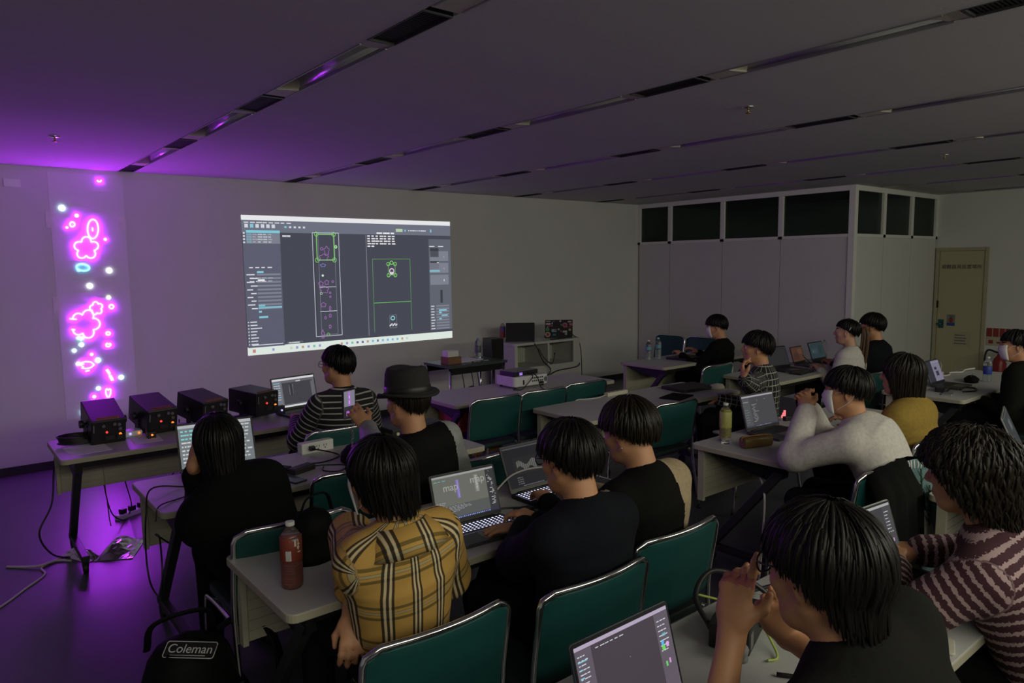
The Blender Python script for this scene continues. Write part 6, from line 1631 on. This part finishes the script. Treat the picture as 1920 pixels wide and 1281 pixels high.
MB().bx(-.05, .06, -.06, -.03, 0, .03).build('holder', M['black'], gd, bevel=.003)
o = MB().lathe([(.001, 0), (.042, 0), (.045, .006), (.043, .008), (.001, .008)], seg=24).build('coaster', mat('clear_grey_disc', (.3, .3, .3), .3)); p = at(1350, 812, TH); o.location = p; tag(o, 'flat grey disc beside the foot of the yellow green tea bottle', 'disc')
box_thing('clear_box', 'small clear plastic box in front of the yellow green tea bottle', 'box', *at(1362, 832, TH)[:2], TH, .05, .035, .03, M['glass'], -.2)
# coat and towel over the chair behind the sweatshirt
ct = MB(); rows = []
coatm = fabric('black_coat_drape', (.010, .010, .011))
for t in range(13):
    u = t/12
    if u < .5: y, z = -.075-.02*math.sin(u*PI*2), .15+(.665)*(u/.5)
    else: y, z = .055+.02*math.sin((u-.5)*PI*2), .815-.22*((u-.5)/.5)
    if abs(u-.5) < .05: y, z = -.01, .840
    half = .245-.05*math.sin(u*PI*.9)+.02*math.sin(u*7)
    rows.append([( -half+2*half*k/16, y-.035*(1-(k/8-1)**2)+.012*math.sin(k*1.7+u*5)*(1-abs(u-.5)*1.2), z-.035*abs(k/8-1)**3*(1 if abs(u-.5) < .3 else .2)) for k in range(17)])
b_ = [[(x, y+(.016 if y < 0 else -.016), z-.012) for x, y, z in r] for r in rows]
ct.loft([a+list(reversed(b3)) for a, b3 in zip(rows, b_)])
o = ct.build('coat', coatm); o.location = (3.36, 1.42, 0); tag(o, 'black coat hung over the chair behind the white sweatshirt', 'coat')
tw = MB(); rows = []
for t in range(11):
    u = t/10; z = .20+.62*u; rows.append([(-.11+.22*k/8, .012*math.sin(k*1.3+u*4), z) for k in range(9)])
rows += [[(x, y+.05, z) for x, y, z in rows[-1]]]
b_ = [[(x, y+.006, z) for x, y, z in r] for r in rows]
tw.loft([a+list(reversed(b3)) for a, b3 in zip(rows, b_)])
pr = MB()
rs = random.Random(2)
o = tw.build('towel', mat('pale_blue_terry', (.16, .27, .29), .95, vary=.15, scale=90, bump=.3)); o.location = (3.55, 1.335, 0); o.rotation_euler = (0, 0, -.5); tag(o, 'pale blue plant print towel hanging beside the black coat', 'towel')
for px_, z0, z1 in ((-.02, .50, .78), (.03, .48, .70), (-.05, .46, .66)):
    pr.tube(spline([(px_, -.018, z0), (px_+.01, -.018, (z0+z1)/2), (px_, -.016, z1)], 5), .004, 5)
    for k in range(9):
        zz = z0+(z1-z0)*k/9; s = 1 if k % 2 else -1; pr.tube([(px_, -.018, zz), (px_+s*.022, -.019, zz+.03)], [.005, .001], 5)
pr.build('leaf_print', mat('dark_green_print', (.03, .07, .05), .9), o)
mb = MB()
for k in range(14): mb.tube(spline([(-.105+k*.016, -.012, .825), (-.105+k*.016+rs.uniform(-.004, .004), -.02, .805), (-.105+k*.016, -.018, .785)], 3), .003, 5)
mb.build('fringe', M['paper'], o)
# ---- the foreground table
ab = empty('adapter_box', (1.70, 1.10, TH), .35, 'black adapter box with a yellow green cable in the foreground', 'adapter')
MB().bx(-.10, .10, -.055, .055, 0, .075).build('case', M['black'], ab, bevel=.005)
MB().bx(.02, .07, -.06, -.055, .03, .055).build('socket', M['darkgrey'], ab)
MB().bx(-.09, -.06, -.0565, -.055, .015, .06).build('label_plate', M['steel'], ab)
cable('yellow green earth cable curling over the black adapter box', [(1.66, 1.21, TH+.095), (1.70, 1.14, TH+.085), (1.72, 1.06, TH+.07), (1.70, .99, TH+.02), (1.67, .96, TH+.006), (1.64, .97, TH+.006)], .0035, M['cableg'])
cable('short yellow green cable branching right of the adapter box', [(1.72, 1.08, TH+.08), (1.78, 1.04, TH+.03), (1.84, 1.07, TH+.02), (1.88, 1.14, TH+.05)], .003, M['cableg'])
cable('thick black cable arching behind the adapter box', [(1.60, 1.12, TH+.05), (1.64, 1.20, TH+.10), (1.76, 1.23, TH+.13), (1.88, 1.18, TH+.08), (1.94, 1.10, TH+.008)], .008)
cable('black cable running along the foreground table to the right', [(1.86, 1.20, TH+.008), (1.96, 1.22, TH+.008), (2.08, 1.20, TH+.006), (2.18, 1.24, TH+.006)], .006)
cable('black cable under the hands on the foreground table', [(1.52, .70, TH+.006), (1.60, .74, TH+.006), (1.66, .82, TH+.006), (1.60, .92, TH+.006)], .006)
for i, (lab, x, y, s) in enumerate((('crumpled clear plastic bag left of the black adapter box', 1.60, 1.05, .09), ('crumpled clear plastic bag right of the black adapter box', 1.84, 1.13, .10))):
    o = blob(s, s, s*.7, 20+i, 16, 8, .2).build('plastic_bag', mat('clear_crinkled_film', (.55, .55, .56), .25, vary=0, trans=.6, ior=1.1)); o.location = (x, y, TH); tag(o, lab, 'bag', 'clear plastic bags')
coil('small coil of black cable behind the silver laptop', 2.56, 1.06, TH, .045, 4, .004, M['cable'], 9, .03)
cable('loose black cables on the floor behind the foreground table, left loop', [(1.9, 1.75, G0), (2.05, 1.95, G0), (2.3, 1.9, G0), (2.4, 1.7, G0), (2.2, 1.6, G0), (2.0, 1.7, G0)], .006)
cable('loose black cables on the floor behind the foreground table, right loop', [(2.4, 1.6, G0), (2.5, 1.85, G0), (2.75, 1.8, G0), (2.7, 1.55, G0), (2.45, 1.5, G0)], .006)
cable('beige cable hanging from the leg of the pencil case table', [(3.50, 2.2, .66), (3.47, 2.1, .5), (3.3, 2.0, .3), (3.1, 1.9, .12), (2.9, 1.85, G0), (2.7, 1.95, G0)], .006, M['cablew'])
nb = slab('notebook', 'cream notebook at the edge of the table left of the maroon sweater', 'notebook', 2.06, .74, .35, .09, .13, .008, mat('cream_notebook', (.5, .48, .40), .7))
pn = empty('pen', (2.05, .74, TH+.006), .9, 'black pen lying across the cream notebook', 'pen'); pn.location.z = TH+.0125
MB().cyl((-.065, 0, 0), (.05, 0, 0), .0042, 10).build('barrel', M['black'], pn); MB().lathe([(.0042, 0), (.001, .014)], seg=10).xf(Matrix.Translation((.05, 0, 0)) @ Matrix.Rotation(PI/2, 4, 'Y')).build('tip', M['chrome'], pn)
# ---- tables at the right
o = empty('pouch', (6.90, 2.24, TH), .25, 'black zipped pouch on the table near the cream door', 'pouch')
blob(.22, .12, .06, 30, 22, 9, .03).build('pouch_body', bagm, o); MB().tube([(-.09, 0, .058), (.09, 0, .058)], .003, 6).build('zip', M['darkgrey'], o)
slab('wallet', 'black case in front of the violet page laptop', 'case', 6.25, 2.23, .2, .16, .09, .035, M['black'], r=.02, bevel=.008)
slab('smartphone', 'pale smartphone under the black case near the violet page laptop', 'smartphone', 6.14, 2.15, .2, .15, .075, .009, M['silver'], r=.01)
cable('black key cord lying on the table near the cream door', [(6.30, 2.10, TH+.006), (6.42, 2.05, TH+.006), (6.55, 2.10, TH+.006), (6.50, 2.18, TH+.006), (6.38, 2.14, TH+.006)], .006)
cable('white cable lying along the far edge of the table near the cream door', [(6.85, 2.50, TH+.008), (6.98, 2.53, TH+.008), (7.10, 2.49, TH+.010), (7.25, 2.53, TH+.012), (7.38, 2.48, TH+.010), (7.52, 2.50, TH+.014), (7.64, 2.46, TH+.02)], .009, M['cablew'])
ch = empty('charger_plug', (6.92, 2.49, TH), .3, 'white charger plug standing behind the violet page laptop', 'charger')
MB().bx(-.02, .02, -.02, .02, 0, .06).build('plug_body', M['white'], ch, bevel=.004); MB().tube(spline([(0, 0, .06), (.02, 0, .12), (.08, .02, .13), (.10, .02, .03), (.12, .0, .004)], 6), .003, 6).build('lead', M['cablew'], ch)
box_thing('white_box', 'small white box on the floor beyond the mustard jacket', 'box', *at(1797, 782, .10)[:2], 0, .10, .10, .14, M['white'])
blk = blob(.55, .40, .18, 33, 24, 9, .08).build('floor_bag', bagm); blk.location = (4.75, 1.62, 0); tag(blk, 'black bag lying on the floor behind the mustard jacket', 'bag')
cable('black cable from the table of laptops to the reddish brown screen', [(6.86, 3.80, TH+.05), (6.92, 3.82, TH+.10), (7.0, 3.80, TH+.05), (7.05, 3.78, TH+.006)], .004)
slab('keyboard_pad', 'dark flat keyboard at the near edge of the table of laptops', 'keyboard', 6.35, 3.48, .1, .30, .12, .018, M['black'])
slab('tablet', 'dark tablet lying beside the teal screen laptop', 'tablet', 6.95, 3.45, .1, .22, .15, .008, M['gunmetal'])
